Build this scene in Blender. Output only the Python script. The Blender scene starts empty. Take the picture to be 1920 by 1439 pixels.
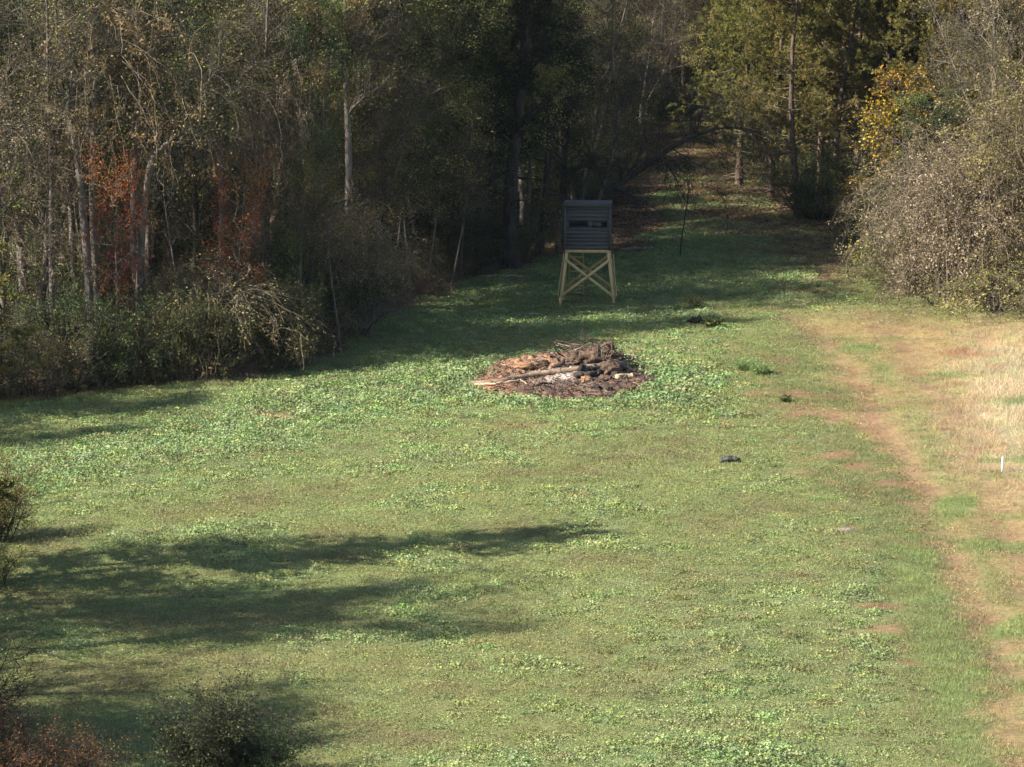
import bpy, math, random
import numpy as np
from mathutils import Vector, Matrix

# ------------------------------------------------------------------ camera, world, sun, exposure
SC = bpy.context.scene
COL = SC.collection
IW, IH = 1920.0, 1439.0
FPX = 7819.0                       # focal length in photo pixels
CAMH = 23.3
PITCH = math.radians(9.1)
cd = bpy.data.cameras.new('camera'); cam = bpy.data.objects.new('camera', cd); COL.objects.link(cam)
cam.location = (0, 0, CAMH); cam.rotation_euler = (math.pi/2-PITCH, 0, 0)
cd.sensor_width = 36; cd.sensor_fit = 'HORIZONTAL'; cd.lens = FPX/IW*36; cd.clip_start = 1; cd.clip_end = 3000
SC.camera = cam
SUN_EL, SUN_AZ = math.radians(38), math.radians(23)      # azimuth: light travels +x turned towards +y
LD = Vector((math.cos(SUN_EL)*math.cos(SUN_AZ), math.cos(SUN_EL)*math.sin(SUN_AZ), -math.sin(SUN_EL)))
w = bpy.data.worlds.new('World'); SC.world = w; w.use_nodes = True
nt = w.node_tree; sky = nt.nodes.new('ShaderNodeTexSky'); sky.sky_type = 'NISHITA'; sky.sun_disc = False
sky.sun_elevation = SUN_EL; sky.sun_rotation = math.atan2(-LD.x, -LD.y)
bg = nt.nodes['Background']; bg.inputs[1].default_value = 0.066; nt.links.new(sky.outputs[0], bg.inputs[0])
sd = bpy.data.lights.new('sun', 'SUN'); sd.energy = 4.6; sd.angle = math.radians(0.53); sd.color = (1, .93, .82)
so = bpy.data.objects.new('sun', sd); COL.objects.link(so); so.rotation_euler = LD.to_track_quat('-Z', 'Y').to_euler(); so.location = (-60, -20, 60)
vs = SC.view_settings; vs.view_transform = 'Standard'; vs.look = 'None'; vs.gamma = 1; vs.use_curve_mapping = False; vs.exposure = 1.5
cy = SC.cycles; cy.use_light_tree = False; cy.max_bounces = 5; cy.diffuse_bounces = 2; cy.glossy_bounces = 1; cy.volume_bounces = 0; cy.transmission_bounces = 2; cy.caustics_reflective = False; cy.caustics_refractive = False

# ------------------------------------------------------------------ photo pixel <-> ground
SP, CP = math.sin(PITCH), math.cos(PITCH)
def ray(px, py):
    cx, cy = (px-IW/2)/FPX, (IH/2-py)/FPX
    return np.array([cx, CP+SP*cy, -SP+CP*cy])
def P(px, py, z=0.0):                      # pixel -> point on the level z
    d = ray(px, py); t = (z-CAMH)/d[2]; return np.array([d[0]*t, d[1]*t, z])
def PY(px, py, Y):                         # pixel -> point on the upright plane y = Y
    d = ray(px, py); t = Y/d[1]; return np.array([d[0]*t, Y, CAMH+d[2]*t])
def UV(x, y, z=0.0):                       # ground point -> pixel (numpy)
    dz = z-CAMH; f = y*CP-dz*SP; return IW/2+FPX*x/f, IH/2-FPX*(y*SP+dz*CP)/f

# ------------------------------------------------------------------ noise
def vnoise(x, y, seed=0):
    x = np.asarray(x, float); y = np.asarray(y, float)
    xi = np.floor(x).astype(np.int64); yi = np.floor(y).astype(np.int64); fx = x-xi; fy = y-yi
    fx = fx*fx*(3-2*fx); fy = fy*fy*(3-2*fy)
    def h(a, b):
        n = (a*374761393+b*668265263+seed*1274126177) & 0xffffffff
        n = ((n ^ (n >> 13))*1274126177) & 0xffffffff
        return ((n ^ (n >> 16)) & 0xffff)/65535.0
    return (h(xi, yi)*(1-fx)+h(xi+1, yi)*fx)*(1-fy)+(h(xi, yi+1)*(1-fx)+h(xi+1, yi+1)*fx)*fy
def fbm(x, y, s=1.0, seed=0, o=4):
    r = 0; a = .5; t = 0
    for i in range(o):
        r = r+a*vnoise(np.asarray(x)/s+i*17.3, np.asarray(y)/s-i*9.1, seed+i); t += a; a *= .55; s *= .48
    return r/t
def ss(a, b, x): t = np.clip((x-a)/(b-a), 0, 1); return t*t*(3-2*t)

# ------------------------------------------------------------------ mesh helpers
def mesh_from(name, verts, faces, mats, midx=None, v=None, smooth=False, col=None):
    """verts Nx3, faces Mx4 (or Mx3) arrays; v = per-vertex float; col = per-vertex rgb"""
    me = bpy.data.meshes.new(name)
    verts = np.ascontiguousarray(verts, dtype=np.float32); faces = np.ascontiguousarray(faces, dtype=np.int32)
    k = faces.shape[1]
    me.vertices.add(len(verts)); me.vertices.foreach_set('co', verts.ravel())
    me.loops.add(faces.size); me.loops.foreach_set('vertex_index', faces.ravel())
    me.polygons.add(len(faces)); me.polygons.foreach_set('loop_start', np.arange(0, faces.size, k, dtype=np.int32))
    if midx is not None: me.polygons.foreach_set('material_index', np.ascontiguousarray(midx, dtype=np.int32))
    if smooth: me.polygons.foreach_set('use_smooth', np.ones(len(faces), dtype=bool))
    for m in mats: me.materials.append(m)
    if v is not None:
        a = me.attributes.new('v', 'FLOAT', 'POINT'); a.data.foreach_set('value', np.ascontiguousarray(v, dtype=np.float32))
    if col is not None:
        a = me.attributes.new('tone', 'FLOAT_VECTOR', 'POINT'); a.data.foreach_set('vector', np.ascontiguousarray(col, dtype=np.float32).ravel())
    me.update(calc_edges=True)
    return me
class G:                                   # geometry collector: quads only
    def __init__(s): s.V = []; s.F = []; s.M = []; s.A = []; s.n = 0
    def add(s, v, f, m=0, a=None):
        s.V.append(v); s.F.append(f+s.n); s.M.append(np.full(len(f), m)); s.n += len(v)
        s.A.append(np.full(len(v), .5) if a is None else a)
    def mesh(s, name, mats, smooth=False):
        return mesh_from(name, np.concatenate(s.V), np.concatenate(s.F), mats, np.concatenate(s.M), np.concatenate(s.A), smooth)
    def tubes(s, Pn, R, sides=3, m=0, a=None):
        """Pn N,K,3 polylines, R N,K radii"""
        N, K, _ = Pn.shape
        if N == 0: return
        T = np.gradient(Pn, axis=1); T /= np.linalg.norm(T, axis=2, keepdims=True)+1e-9
        ref = np.where(np.abs(T[:, :1, 2:3]) > .8, np.array([1., 0, 0]), np.array([0, 0, 1.]))
        U = np.cross(T, np.broadcast_to(ref, T.shape)); U /= np.linalg.norm(U, axis=2, keepdims=True)+1e-9
        W = np.cross(T, U)
        th = np.arange(sides)*2*np.pi/sides
        ring = Pn[:, :, None]+R[:, :, None, None]*(np.cos(th)[None, None, :, None]*U[:, :, None]+np.sin(th)[None, None, :, None]*W[:, :, None])
        v = ring.reshape(-1, 3)
        n = np.arange(N)[:, None, None]*K*sides; k = np.arange(K-1)[None, :, None]*sides; j = np.arange(sides)[None, None, :]; j2 = (j+1) % sides
        f = np.stack([n+k+j, n+k+j2, n+k+sides+j2, n+k+sides+j], -1).reshape(-1, 4)
        aa = np.full(len(v), .5) if a is None else np.repeat(a, K*sides)
        s.add(v, f, m, aa)
    def leaves(s, C, rng, size=(.06, .1), wid=.6, flat=.5, m=1, a=None, droop=0., fold=.15):
        """one folded diamond per centre"""
        N = len(C)
        if N == 0: return
        L = rng.uniform(size[0], size[1], N)[:, None]*.5
        d = rng.normal(size=(N, 3)); d[:, 2] = d[:, 2]*(1-flat)-droop; d /= np.linalg.norm(d, axis=1, keepdims=True)
        u = rng.normal(size=(N, 3)); u[:, 2] += flat*2
        b = np.cross(d, u); b /= np.linalg.norm(b, axis=1, keepdims=True)+1e-9
        nn = np.cross(b, d)
        v = np.stack([C-d*L, C+b*L*wid+nn*L*fold, C+d*L, C-b*L*wid+nn*L*fold], 1).reshape(-1, 3)
        f = np.arange(4*N).reshape(N, 4)
        s.add(v, f, m, np.repeat(rng.uniform(0, 1, N) if a is None else a, 4))
    def needles(s, C, D, rng, n=10, L=.13, wd=.022, m=1, a=None):
        """tufts of narrow blades at C pointing about D"""
        N = len(C)
        c = np.repeat(C, n, 0); d = np.repeat(D, n, 0)+rng.normal(size=(N*n, 3))*.75
        d /= np.linalg.norm(d, axis=1, keepdims=True)
        b = np.cross(d, rng.normal(size=(N*n, 3))); b /= np.linalg.norm(b, axis=1, keepdims=True)
        l = rng.uniform(.6, 1.1, (N*n, 1))*L
        v = np.stack([c-b*wd*.5, c+b*wd*.5, c+d*l+b*wd*.3, c+d*l-b*wd*.3], 1).reshape(-1, 3)
        s.add(v, np.arange(4*N*n).reshape(-1, 4), m, np.repeat(np.repeat(rng.uniform(0, 1, N) if a is None else a, n), 4))

def grow(rng, p, d, L, r, K, wig=.15, trop=0., taper=.25):
    """N polylines from p along d, length L"""
    N = len(p); out = np.zeros((N, K, 3)); out[:, 0] = p; d = d/np.linalg.norm(d, axis=1, keepdims=True); st = (L/(K-1))[:, None]
    for k in range(1, K):
        d = d+rng.normal(size=(N, 3))*wig; d[:, 2] += trop; d /= np.linalg.norm(d, axis=1, keepdims=True)
        out[:, k] = out[:, k-1]+d*st
    R = r[:, None]*np.linspace(1, taper, K)[None]
    return out, R
def spawn(rng, Pn, R, n, t0, t1, ang, ln, K, wig, trop, rr=.5, prof=None, taper=.25, rmin=.004):
    """n children in all on the polylines Pn"""
    N, Kp, _ = Pn.shape
    i = rng.integers(0, N, n) if N > 1 else np.zeros(n, int)
    t = rng.uniform(t0, t1, n); q = t*(Kp-1); k = np.minimum(q.astype(int), Kp-2); f = (q-k)[:, None]
    p = Pn[i, k]*(1-f)+Pn[i, k+1]*f; T = Pn[i, k+1]-Pn[i, k]; T /= np.linalg.norm(T, axis=1, keepdims=True)+1e-9
    rad = R[i, k]*(1-f[:, 0])+R[i, k+1]*f[:, 0]
    o = np.cross(T, rng.normal(size=(n, 3))); o /= np.linalg.norm(o, axis=1, keepdims=True)+1e-9
    a = rng.uniform(ang[0], ang[1], n)[:, None]
    d = T*np.cos(a)+o*np.sin(a)
    L = rng.uniform(ln[0], ln[1], n)*(1 if prof is None else prof(t))
    return grow(rng, p, d, L, np.maximum(rad*rr, rmin), K, wig, trop, taper)
def along(rng, Pn, n, t0=.2, t1=1., jit=.1):
    N, K, _ = Pn.shape; i = rng.integers(0, N, n); q = rng.uniform(t0, t1, n)*(K-1); k = np.minimum(q.astype(int), K-2); f = (q-k)[:, None]
    return Pn[i, k]*(1-f)+Pn[i, k+1]*f+rng.normal(size=(n, 3))*jit, i

# ------------------------------------------------------------------ materials
def nodes(name):
    m = bpy.data.materials.new(name); m.use_nodes = True; t = m.node_tree; t.nodes.clear(); return m, t, t.nodes.new('ShaderNodeOutputMaterial')
def leaf_mat(name, ramp, transl=.3, rough=.55, objvar=.35):
    m, t, o = nodes(name); N = t.nodes.new; L = t.links.new
    at = N('ShaderNodeAttribute'); at.attribute_name = 'v'
    r = N('ShaderNodeValToRGB'); L(at.outputs['Fac'], r.inputs[0]); e = r.color_ramp.elements
    while len(e) < len(ramp): e.new(.5)
    for k, (p, c) in enumerate(ramp): e[k].position = p; e[k].color = (*c, 1)
    oi = N('ShaderNodeObjectInfo'); mr = N('ShaderNodeMapRange'); mr.inputs[3].default_value = 1-objvar; mr.inputs[4].default_value = 1+objvar; L(oi.outputs['Random'], mr.inputs[0])
    hs = N('ShaderNodeHueSaturation'); L(r.outputs[0], hs.inputs['Color']); L(mr.outputs[0], hs.inputs['Value'])
    m7 = N('ShaderNodeMath'); m7.operation = 'MULTIPLY'; m7.inputs[1].default_value = 7.31; L(oi.outputs['Random'], m7.inputs[0]); m8 = N('ShaderNodeMath'); m8.operation = 'FRACT'; L(m7.outputs[0], m8.inputs[0])
    m9 = N('ShaderNodeMapRange'); m9.inputs[3].default_value = .5-.05*objvar/.35; m9.inputs[4].default_value = .5+.045*objvar/.35; L(m8.outputs[0], m9.inputs[0]); L(m9.outputs[0], hs.inputs['Hue'])
    b = N('ShaderNodeBsdfPrincipled'); b.inputs['Roughness'].default_value = rough; b.inputs['Specular IOR Level'].default_value = .2
    tr = N('ShaderNodeBsdfTranslucent'); mx = N('ShaderNodeMixShader'); mx.inputs[0].default_value = transl
    L(hs.outputs[0], b.inputs['Base Color']); L(hs.outputs[0], tr.inputs[0]); L(b.outputs[0], mx.inputs[1]); L(tr.outputs[0], mx.inputs[2]); L(mx.outputs[0], o.inputs[0])
    return m
def rough_mat(name, c1, c2, scale=6., rough=.9, bump=.4, stretch=(1, 1, 1), c3=None, bscale=None):
    m, t, o = nodes(name); N = t.nodes.new; L = t.links.new
    tc = N('ShaderNodeTexCoord'); mp = N('ShaderNodeMapping'); mp.inputs['Scale'].default_value = stretch; L(tc.outputs['Object'], mp.inputs[0])
    n = N('ShaderNodeTexNoise'); n.inputs['Scale'].default_value = scale; n.inputs['Detail'].default_value = 6; n.inputs['Roughness'].default_value = .65; L(mp.outputs[0], n.inputs['Vector'])
    r = N('ShaderNodeValToRGB'); e = r.color_ramp.elements; e[0].position = .35; e[1].position = .68; e[0].color = (*c1, 1); e[1].color = (*c2, 1)
    if c3: x = e.new(.52); x.color = (*c3, 1)
    L(n.outputs[0], r.inputs[0])
    b = N('ShaderNodeBsdfPrincipled'); b.inputs['Roughness'].default_value = rough; b.inputs['Specular IOR Level'].default_value = .25; L(r.outputs[0], b.inputs['Base Color'])
    bp = N('ShaderNodeBump'); bp.inputs['Strength'].default_value = bump; bp.inputs['Distance'].default_value = .05; L(n.outputs[0], bp.inputs['Height']); L(bp.outputs[0], b.inputs['Normal'])
    L(b.outputs[0], o.inputs[0]); return m
def tone_mat(name, amp=.35, scale=9., bump=.5, inst=False, transl=0.):
    """base colour from the 'tone' attribute (material zones) times fine grain"""
    m, t, o = nodes(name); N = t.nodes.new; L = t.links.new
    at = N('ShaderNodeAttribute'); at.attribute_name = 'tone'
    if inst: at.attribute_type = 'INSTANCER'
    b = N('ShaderNodeBsdfPrincipled'); b.inputs['Roughness'].default_value = .6 if inst else .95; b.inputs['Specular IOR Level'].default_value = .3 if inst else .1
    mu = N('ShaderNodeVectorMath'); mu.operation = 'SCALE'; L(at.outputs['Vector'], mu.inputs[0]); mr = N('ShaderNodeMapRange'); mr.inputs[3].default_value = 1-amp; mr.inputs[4].default_value = 1+amp; L(mr.outputs[0], mu.inputs['Scale'])
    if inst:
        a2 = N('ShaderNodeAttribute'); a2.attribute_name = 'v'; L(a2.outputs['Fac'], mr.inputs[0])
        tr = N('ShaderNodeBsdfTranslucent'); mx = N('ShaderNodeMixShader'); mx.inputs[0].default_value = transl
        L(mu.outputs[0], b.inputs['Base Color']); L(mu.outputs[0], tr.inputs[0]); L(b.outputs[0], mx.inputs[1]); L(tr.outputs[0], mx.inputs[2]); L(mx.outputs[0], o.inputs[0])
    else:
        tc = N('ShaderNodeTexCoord'); n = N('ShaderNodeTexNoise'); n.inputs['Scale'].default_value = scale; n.inputs['Detail'].default_value = 8; n.inputs['Roughness'].default_value = .75; L(tc.outputs['Object'], n.inputs['Vector'])
        mr.inputs[1].default_value = .3; mr.inputs[2].default_value = .7; L(n.outputs[0], mr.inputs[0]); L(mu.outputs[0], b.inputs['Base Color'])
        bp = N('ShaderNodeBump'); bp.inputs['Strength'].default_value = bump; bp.inputs['Distance'].default_value = .06; L(n.outputs[0], bp.inputs['Height']); L(bp.outputs[0], b.inputs['Normal']); L(b.outputs[0], o.inputs[0])
    return m
M = {}
M['bark_grey'] = rough_mat('bark_grey', (.05, .042, .034), (.20, .175, .15), 9, stretch=(1, 1, .25), c3=(.13, .11, .09))
M['bark_pale'] = rough_mat('bark_pale', (.07, .06, .052), (.22, .195, .17), 7, stretch=(1, 1, .35), c3=(.145, .125, .11))
M['bark_dark'] = rough_mat('bark_dark', (.02, .017, .015), (.075, .06, .05), 9, stretch=(1, 1, .25))
M['bark_pine'] = rough_mat('bark_pine', (.05, .035, .027), (.21, .15, .115), 10, stretch=(1, 1, .3), c3=(.12, .085, .065))
M['twig_grey'] = rough_mat('twig_grey', (.04, .034, .027), (.115, .096, .076), 5, bump=0)
M['twig_dark'] = rough_mat('twig_dark', (.022, .019, .017), (.065, .054, .046), 5, bump=0)
M['vine_tan'] = rough_mat('vine_tan', (.08, .062, .046), (.27, .21, .15), 4, bump=0, c3=(.16, .125, .09))
M['leaf_olive'] = leaf_mat('leaf_olive', [(0, (.04, .05, .016)), (.35, (.085, .088, .026)), (.7, (.16, .14, .04)), (1, (.38, .32, .10))])
M['leaf_brown'] = leaf_mat('leaf_brown', [(0, (.055, .045, .02)), (.45, (.12, .085, .04)), (.75, (.18, .125, .05)), (1, (.30, .22, .10))])
M['leaf_dark'] = leaf_mat('leaf_dark', [(0, (.016, .028, .012)), (.5, (.036, .058, .020)), (.8, (.075, .10, .03)), (1, (.20, .22, .07))], transl=.2, rough=.6)
M['leaf_green'] = leaf_mat('leaf_green', [(0, (.024, .04, .012)), (.5, (.055, .08, .022)), (.8, (.11, .135, .035)), (1, (.28, .28, .08))], transl=.25, rough=.6)
M['leaf_orange'] = leaf_mat('leaf_orange', [(0, (.16, .035, .014)), (.4, (.36, .085, .022)), (.75, (.46, .13, .028)), (1, (.46, .22, .05))], transl=.45, objvar=.2)
M['leaf_yellow'] = leaf_mat('leaf_yellow', [(0, (.20, .14, .03)), (.4, (.46, .28, .03)), (.8, (.62, .40, .05)), (1, (.52, .44, .10))], transl=.4, objvar=.15)
M['needle_pine'] = leaf_mat('needle_pine', [(0, (.075, .08, .024)), (.4, (.155, .15, .042)), (.8, (.235, .205, .05)), (1, (.32, .23, .07))], transl=.35, objvar=.2)
M['needle_cedar'] = leaf_mat('needle_cedar', [(0, (.012, .016, .008)), (.5, (.024, .032, .014)), (1, (.055, .06, .024))], transl=.1, objvar=.25)
M['leaf_tan'] = leaf_mat('leaf_tan', [(0, (.05, .065, .024)), (.25, (.12, .105, .045)), (.5, (.215, .165, .10)), (.8, (.26, .21, .125)), (1, (.37, .30, .205))], transl=.25, objvar=.1)
M['ground'] = tone_mat('ground', .45, 7., .7)
M['grass'] = tone_mat('grass', .35, inst=True, transl=.25)
M['lumber'] = rough_mat('lumber', (.50, .37, .17), (.64, .49, .25), 5, rough=.75, bump=.15, stretch=(1, 1, .2))
M['slate_board'] = rough_mat('slate_board', (.052, .055, .06), (.082, .085, .09), 4, rough=.7, bump=.2, stretch=(.15, 1, 3))
M['roof_felt'] = rough_mat('roof_felt', (.055, .058, .062), (.10, .10, .10), 12, rough=.85, bump=.3)
M['char_wood'] = rough_mat('char_wood', (.012, .011, .011), (.07, .058, .05), 7, rough=.85, bump=.6, stretch=(1, 1, 1))
M['dry_wood'] = rough_mat('dry_wood', (.12, .085, .06), (.32, .25, .19), 6, rough=.9, bump=.5, c3=(.2, .15, .11))
M['pale_wood'] = rough_mat('pale_wood', (.30, .2, .12), (.5, .38, .26), 6, rough=.9, bump=.4)
M['root_soil'] = rough_mat('root_soil', (.035, .024, .018), (.17, .115, .08), 8, rough=1, bump=1., c3=(.1, .066, .047))
M['white_paint'] = rough_mat('white_paint', (.72, .71, .68), (.82, .81, .79), 5, rough=.6, bump=.05)
M['dark_slab'] = rough_mat('dark_slab', (.025, .025, .025), (.11, .105, .10), 8, rough=.8, bump=.5)
M['stone'] = rough_mat('stone', (.13, .115, .10), (.25, .22, .195), 9, rough=.9, bump=.5)

# ------------------------------------------------------------------ objects
def tag(o, label=None, cat=None, group=None, kind=None):
    if label: o['label'] = label
    if cat: o['category'] = cat
    if group: o['group'] = group
    if kind: o['kind'] = kind
    return o
def obj(name, me, parent=None, loc=None):
    o = bpy.data.objects.new(name, me); COL.objects.link(o)
    if parent is not None: o.parent = parent
    if loc is not None: o.location = loc
    return o
def empty(name, loc, rz=0, sc=(1, 1, 1)):
    o = bpy.data.objects.new(name, None); COL.objects.link(o); o.location = loc; o.rotation_euler = (0, 0, rz); o.scale = sc; o.empty_display_size = .3
    return o

# ------------------------------------------------------------------ the lie of the land
PILE = P(1058, 716)
def ground_z(x, y):
    return (fbm(x, y, 9, 3)-.5)*.35*ss(0, 1, 1)+(fbm(x, y, 1.3, 8, 3)-.5)*.09
def gz(x, y): return float(ground_z(np.array([x]), np.array([y]))[0])

EDGE_PX = [(0, 745), (200, 733), (480, 706), (560, 690), (640, 645), (690, 600), (760, 562), (860, 525), (960, 504), (1060, 484), (1170, 472), (1225, 430), (1235, 380), (1245, 330), (1262, 285), (1275, 240)]
E = np.array([P(*p)[:2] for p in EDGE_PX]); oE = np.argsort(E[:, 1])
EY = np.concatenate([[60, 120, 138], E[oE, 1], [262, 420]]); EX = np.concatenate([[-30, -27, -22], E[oE, 0], [16, 16]])
def xl(y): return np.interp(y, EY, EX)
R_PX = [(1920, 588), (1770, 572), (1660, 545), (1628, 500), (1622, 440), (1500, 420), (1432, 395), (1402, 352), (1375, 320), (1352, 285), (1335, 240)]
Rr = np.array([P(*p)[:2] for p in R_PX]); oR = np.argsort(Rr[:, 1])
RY = np.concatenate([[60, 150], Rr[oR, 1], [262, 420]]); RX = np.concatenate([[40, 30], Rr[oR, 0], [14, 14]])
def xr(y): return np.interp(y, RY, RX)

LUSH = np.array([.205, .28, .12]); SHORT = np.array([.205, .24, .084]); BROWNG = np.array([.20, .18, .082]); DRY = np.array([.40, .31, .17]); STRAW = np.array([.50, .42, .26])
RUT = np.array([.29, .185, .11]); CLAY = np.array([.31, .175, .10]); LITTER = np.array([.135, .085, .052]); SMOOTH = np.array([.175, .22, .075]); SOIL = np.array([.13, .10, .065])
TLV = [430, 470, 520, 560, 600, 640, 720, 800, 860, 900, 1000, 1100, 1200, 1300, 1439, 1600]
TLU = [1620, 1700, 1700, 1600, 1500, 1520, 1560, 1640, 1680, 1712, 1755, 1795, 1826, 1862, 1915, 1960]
LBV = [0, 900, 450, 1439]
RLV = [560, 595, 640, 700, 770, 850, 930, 1040, 1150, 1270, 1400, 1600]; RLU = [1440, 1480, 1545, 1585, 1640, 1702, 1742, 1792, 1842, 1888, 1932, 1985]
RRV = [540, 565, 640, 720, 790, 870, 980, 1100, 1250, 1439]; RRU = [1560, 1600, 1685, 1745, 1792, 1832, 1878, 1930, 1990, 2060]
def mixc(a, b, m): return a*(1-m[:, None])+b*m[:, None]
def zones(x, y):
    """material zones of the ground by what grows there; returns dict of masks and colours"""
    u, v = UV(x, y); s = FPX/np.maximum(y, 30)
    n1 = fbm(x, y, 2.6, 21)-.5; n2 = fbm(x, y, .9, 31)-.5; n3 = fbm(x, y, 6., 41)-.5; n4 = fbm(x, y, .45, 51, 3)-.5
    uu = u+n1*s*3.0+n2*s*1.6; vv = v+n1*s*.5+n3*s*.5
    tl = np.interp(v, TLV, TLU)
    D = ss(-25, 55, uu-tl)*ss(560, 640, vv)
    Mz = ss(-260, -60, uu-tl)*(1-D)*ss(600, 720, v)
    strip = ss(-150, -90, u-tl+n1*s*.8)*(1-ss(-20, 10, uu-tl))*ss(960, 1040, v)
    straw = np.clip(1.25-np.hypot((uu-1915)/165, (vv-770)/165), 0, 1)*D
    wr = s*.56; ul = np.interp(v, RLV, RLU); ur = np.interp(v, RRV, RRU); wob = n1*s*.9+n2*s*.5
    D = np.maximum(D, ss(-40, 25, u-ul+wob)*ss(575, 630, v))
    rut = (np.exp(-((u-ul+wob)/wr)**2)*(.55+.45*ss(-.15, .12, n3+n2))+np.exp(-((u-ur+wob)/wr)**2)*.8*(.5+.5*ss(-.15, .12, n2-n3)))*ss(560, 610, v)
    mid = np.exp(-((u-(ul+ur)/2+wob)/(wr*1.1))**2)*ss(600, 660, v)*(.5+.5*ss(-.08, .1, n2+n1*.6))
    pr = np.hypot((x-PILE[0])/3.45, (y-PILE[1])/4.5)*(1+n1*.55+n2*.35)
    band = np.exp(-((vv-np.interp(u, [0, 200, 450, 700, 900, 1400], [900, 850, 795, 735, 705, 700]))/75)**2)*(1-ss(880, 960, u))
    ring = ss(1.75, 1.2, pr)
    right = np.exp(-((uu-1290)/85)**2-((vv-735)/55)**2)
    front = np.exp(-((vv-600)/28)**2)*ss(640, 760, u)*(1-ss(1300, 1400, u))
    pat = ss(.06, .2, n1+n2*.4)*.7
    lower = np.exp(-((uu-1350)/200)**2-((vv-1250)/170)**2)*.45+np.exp(-((uu-1620)/50)**2-((vv-1130)/180)**2)*.8+np.exp(-((uu-1420)/160)**2-((vv-1420)/40)**2)
    far = ss(590, 540, v)*(1-ss(1480, 1620, uu))
    lush = np.clip(np.maximum.reduce([band, ring, right, front, pat*.8, lower, far*.85]), 0, 1)*(1-D)*(1-Mz*.6)*(1-strip)
    brown = np.clip(ss(.05, .22, -n1-n2*.3)*.8+np.exp(-((u-1000)/500)**2-((v-830)/60)**2)*.25+ss(900, 1300, v)*.12, 0, 1)*(1-lush)
    bare = ss(.06, .17, n2+n3*.5-.03)*(Mz*1.0+.10)*(1-strip)+np.exp(-((uu-530)/30)**2-((vv-775)/7)**2)+np.exp(-((uu-1010)/60)**2-((vv-805)/6)**2)
    bare = np.clip(bare, 0, 1)
    # wood floor and the trail going in
    dl = xl(y)-x; dr = x-xr(y)
    wood = np.maximum(ss(-.7, .5, dl+n1*3+n2), ss(-.5, 1.2, dr+n1*3+n2)*ss(600, 540, v))
    tm = np.interp(v, [200, 300, 340, 400, 440, 480, 540], [1300, 1310, 1330, 1390, 1500, 1530, 1560])
    tw = np.interp(v, [200, 300, 340, 400, 440, 480, 540], [60, 75, 80, 110, 130, 90, 60])
    trail = np.clip(np.exp(-((uu-tm)/tw)**2)*ss(600, 470, v)*1.2, 0, 1)*(.55+.45*ss(-.1, .1, n1+n2*.5))
    trail = np.maximum(trail, ss(330, 300, v)*.9)
    wood = np.maximum(wood, ss(255, 275, y))
    c = np.tile(SHORT, (len(x), 1))
    c = mixc(c, BROWNG, brown*.75); c = mixc(c, LUSH, lush*.9); c = mixc(c, np.array([.15, .15, .06]), Mz*.5); c = mixc(c, SMOOTH, strip)
    c = mixc(c, DRY*np.array([.9, .86, .74]), D); c = mixc(c, STRAW, straw); c = mixc(c, np.array([.24, .215, .10]), mid*.65); c = mixc(c, RUT, np.clip(rut, 0, 1)*.9)
    gp = np.clip(ss(.06, .18, fbm(x, y, 2.2, 77)-.5)*D*.75+mid*.45, 0, 1); c = mixc(c, SMOOTH*1.05, gp)
    c = mixc(c, np.array([.30, .14, .085]), np.exp(-((uu-1820)/40)**2-((vv-672)/9)**2)*.8)
    c = mixc(c, CLAY, bare*.8); c = mixc(c, LITTER*np.array([1.5, 1.45, 1.3]), trail*.85); c = mixc(c, LITTER, wood*.95)
    c = c*(1+n4*.5+n1*.25)[:, None]
    return dict(c=c, u=u, v=v, D=D, Mz=Mz, strip=strip, lush=lush, bare=bare, wood=wood, trail=trail, pr=pr, straw=straw, brown=brown, rut=np.clip(rut, 0, 1), gp=gp, tallc=np.clip(ss(1.5, 1.15, pr)*(.3+.7*ss(-.1, .1, n1))+right, 0, 1))

def make_ground():
    xs = np.concatenate([[-600, -300, -150, -80], np.arange(-48, 48.01, .3), [80, 150, 300, 600]])
    ys = np.concatenate([[-200, -60, 20, 60, 78], np.arange(84, 262, .3), np.arange(262, 330, 4), [360, 420, 520, 700, 1000, 1600]])
    X, Y = np.meshgrid(xs, ys); x = X.ravel(); y = Y.ravel()
    Z = zones(x, np.maximum(y, 40)); zz = ground_z(x, y)
    c = Z['c']*np.where(Z['wood'] > .5, .8, .72)[:, None]
    soilm = np.clip(1-Z['D']-Z['wood']-Z['trail'], 0, 1)*.25; c = mixc(c, SOIL, soilm)
    zz = zz-Z['rut']*.10
    nx, ny = len(xs), len(ys)
    i = (np.arange(ny-1)[:, None]*nx+np.arange(nx-1)[None]).ravel()
    f = np.stack([i, i+1, i+nx+1, i+nx], 1)
    tag(obj('ground', mesh_from('ground', np.stack([x, y, zz], 1), f, [M['ground']], smooth=True, col=c)), kind='structure')
make_ground()

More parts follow.
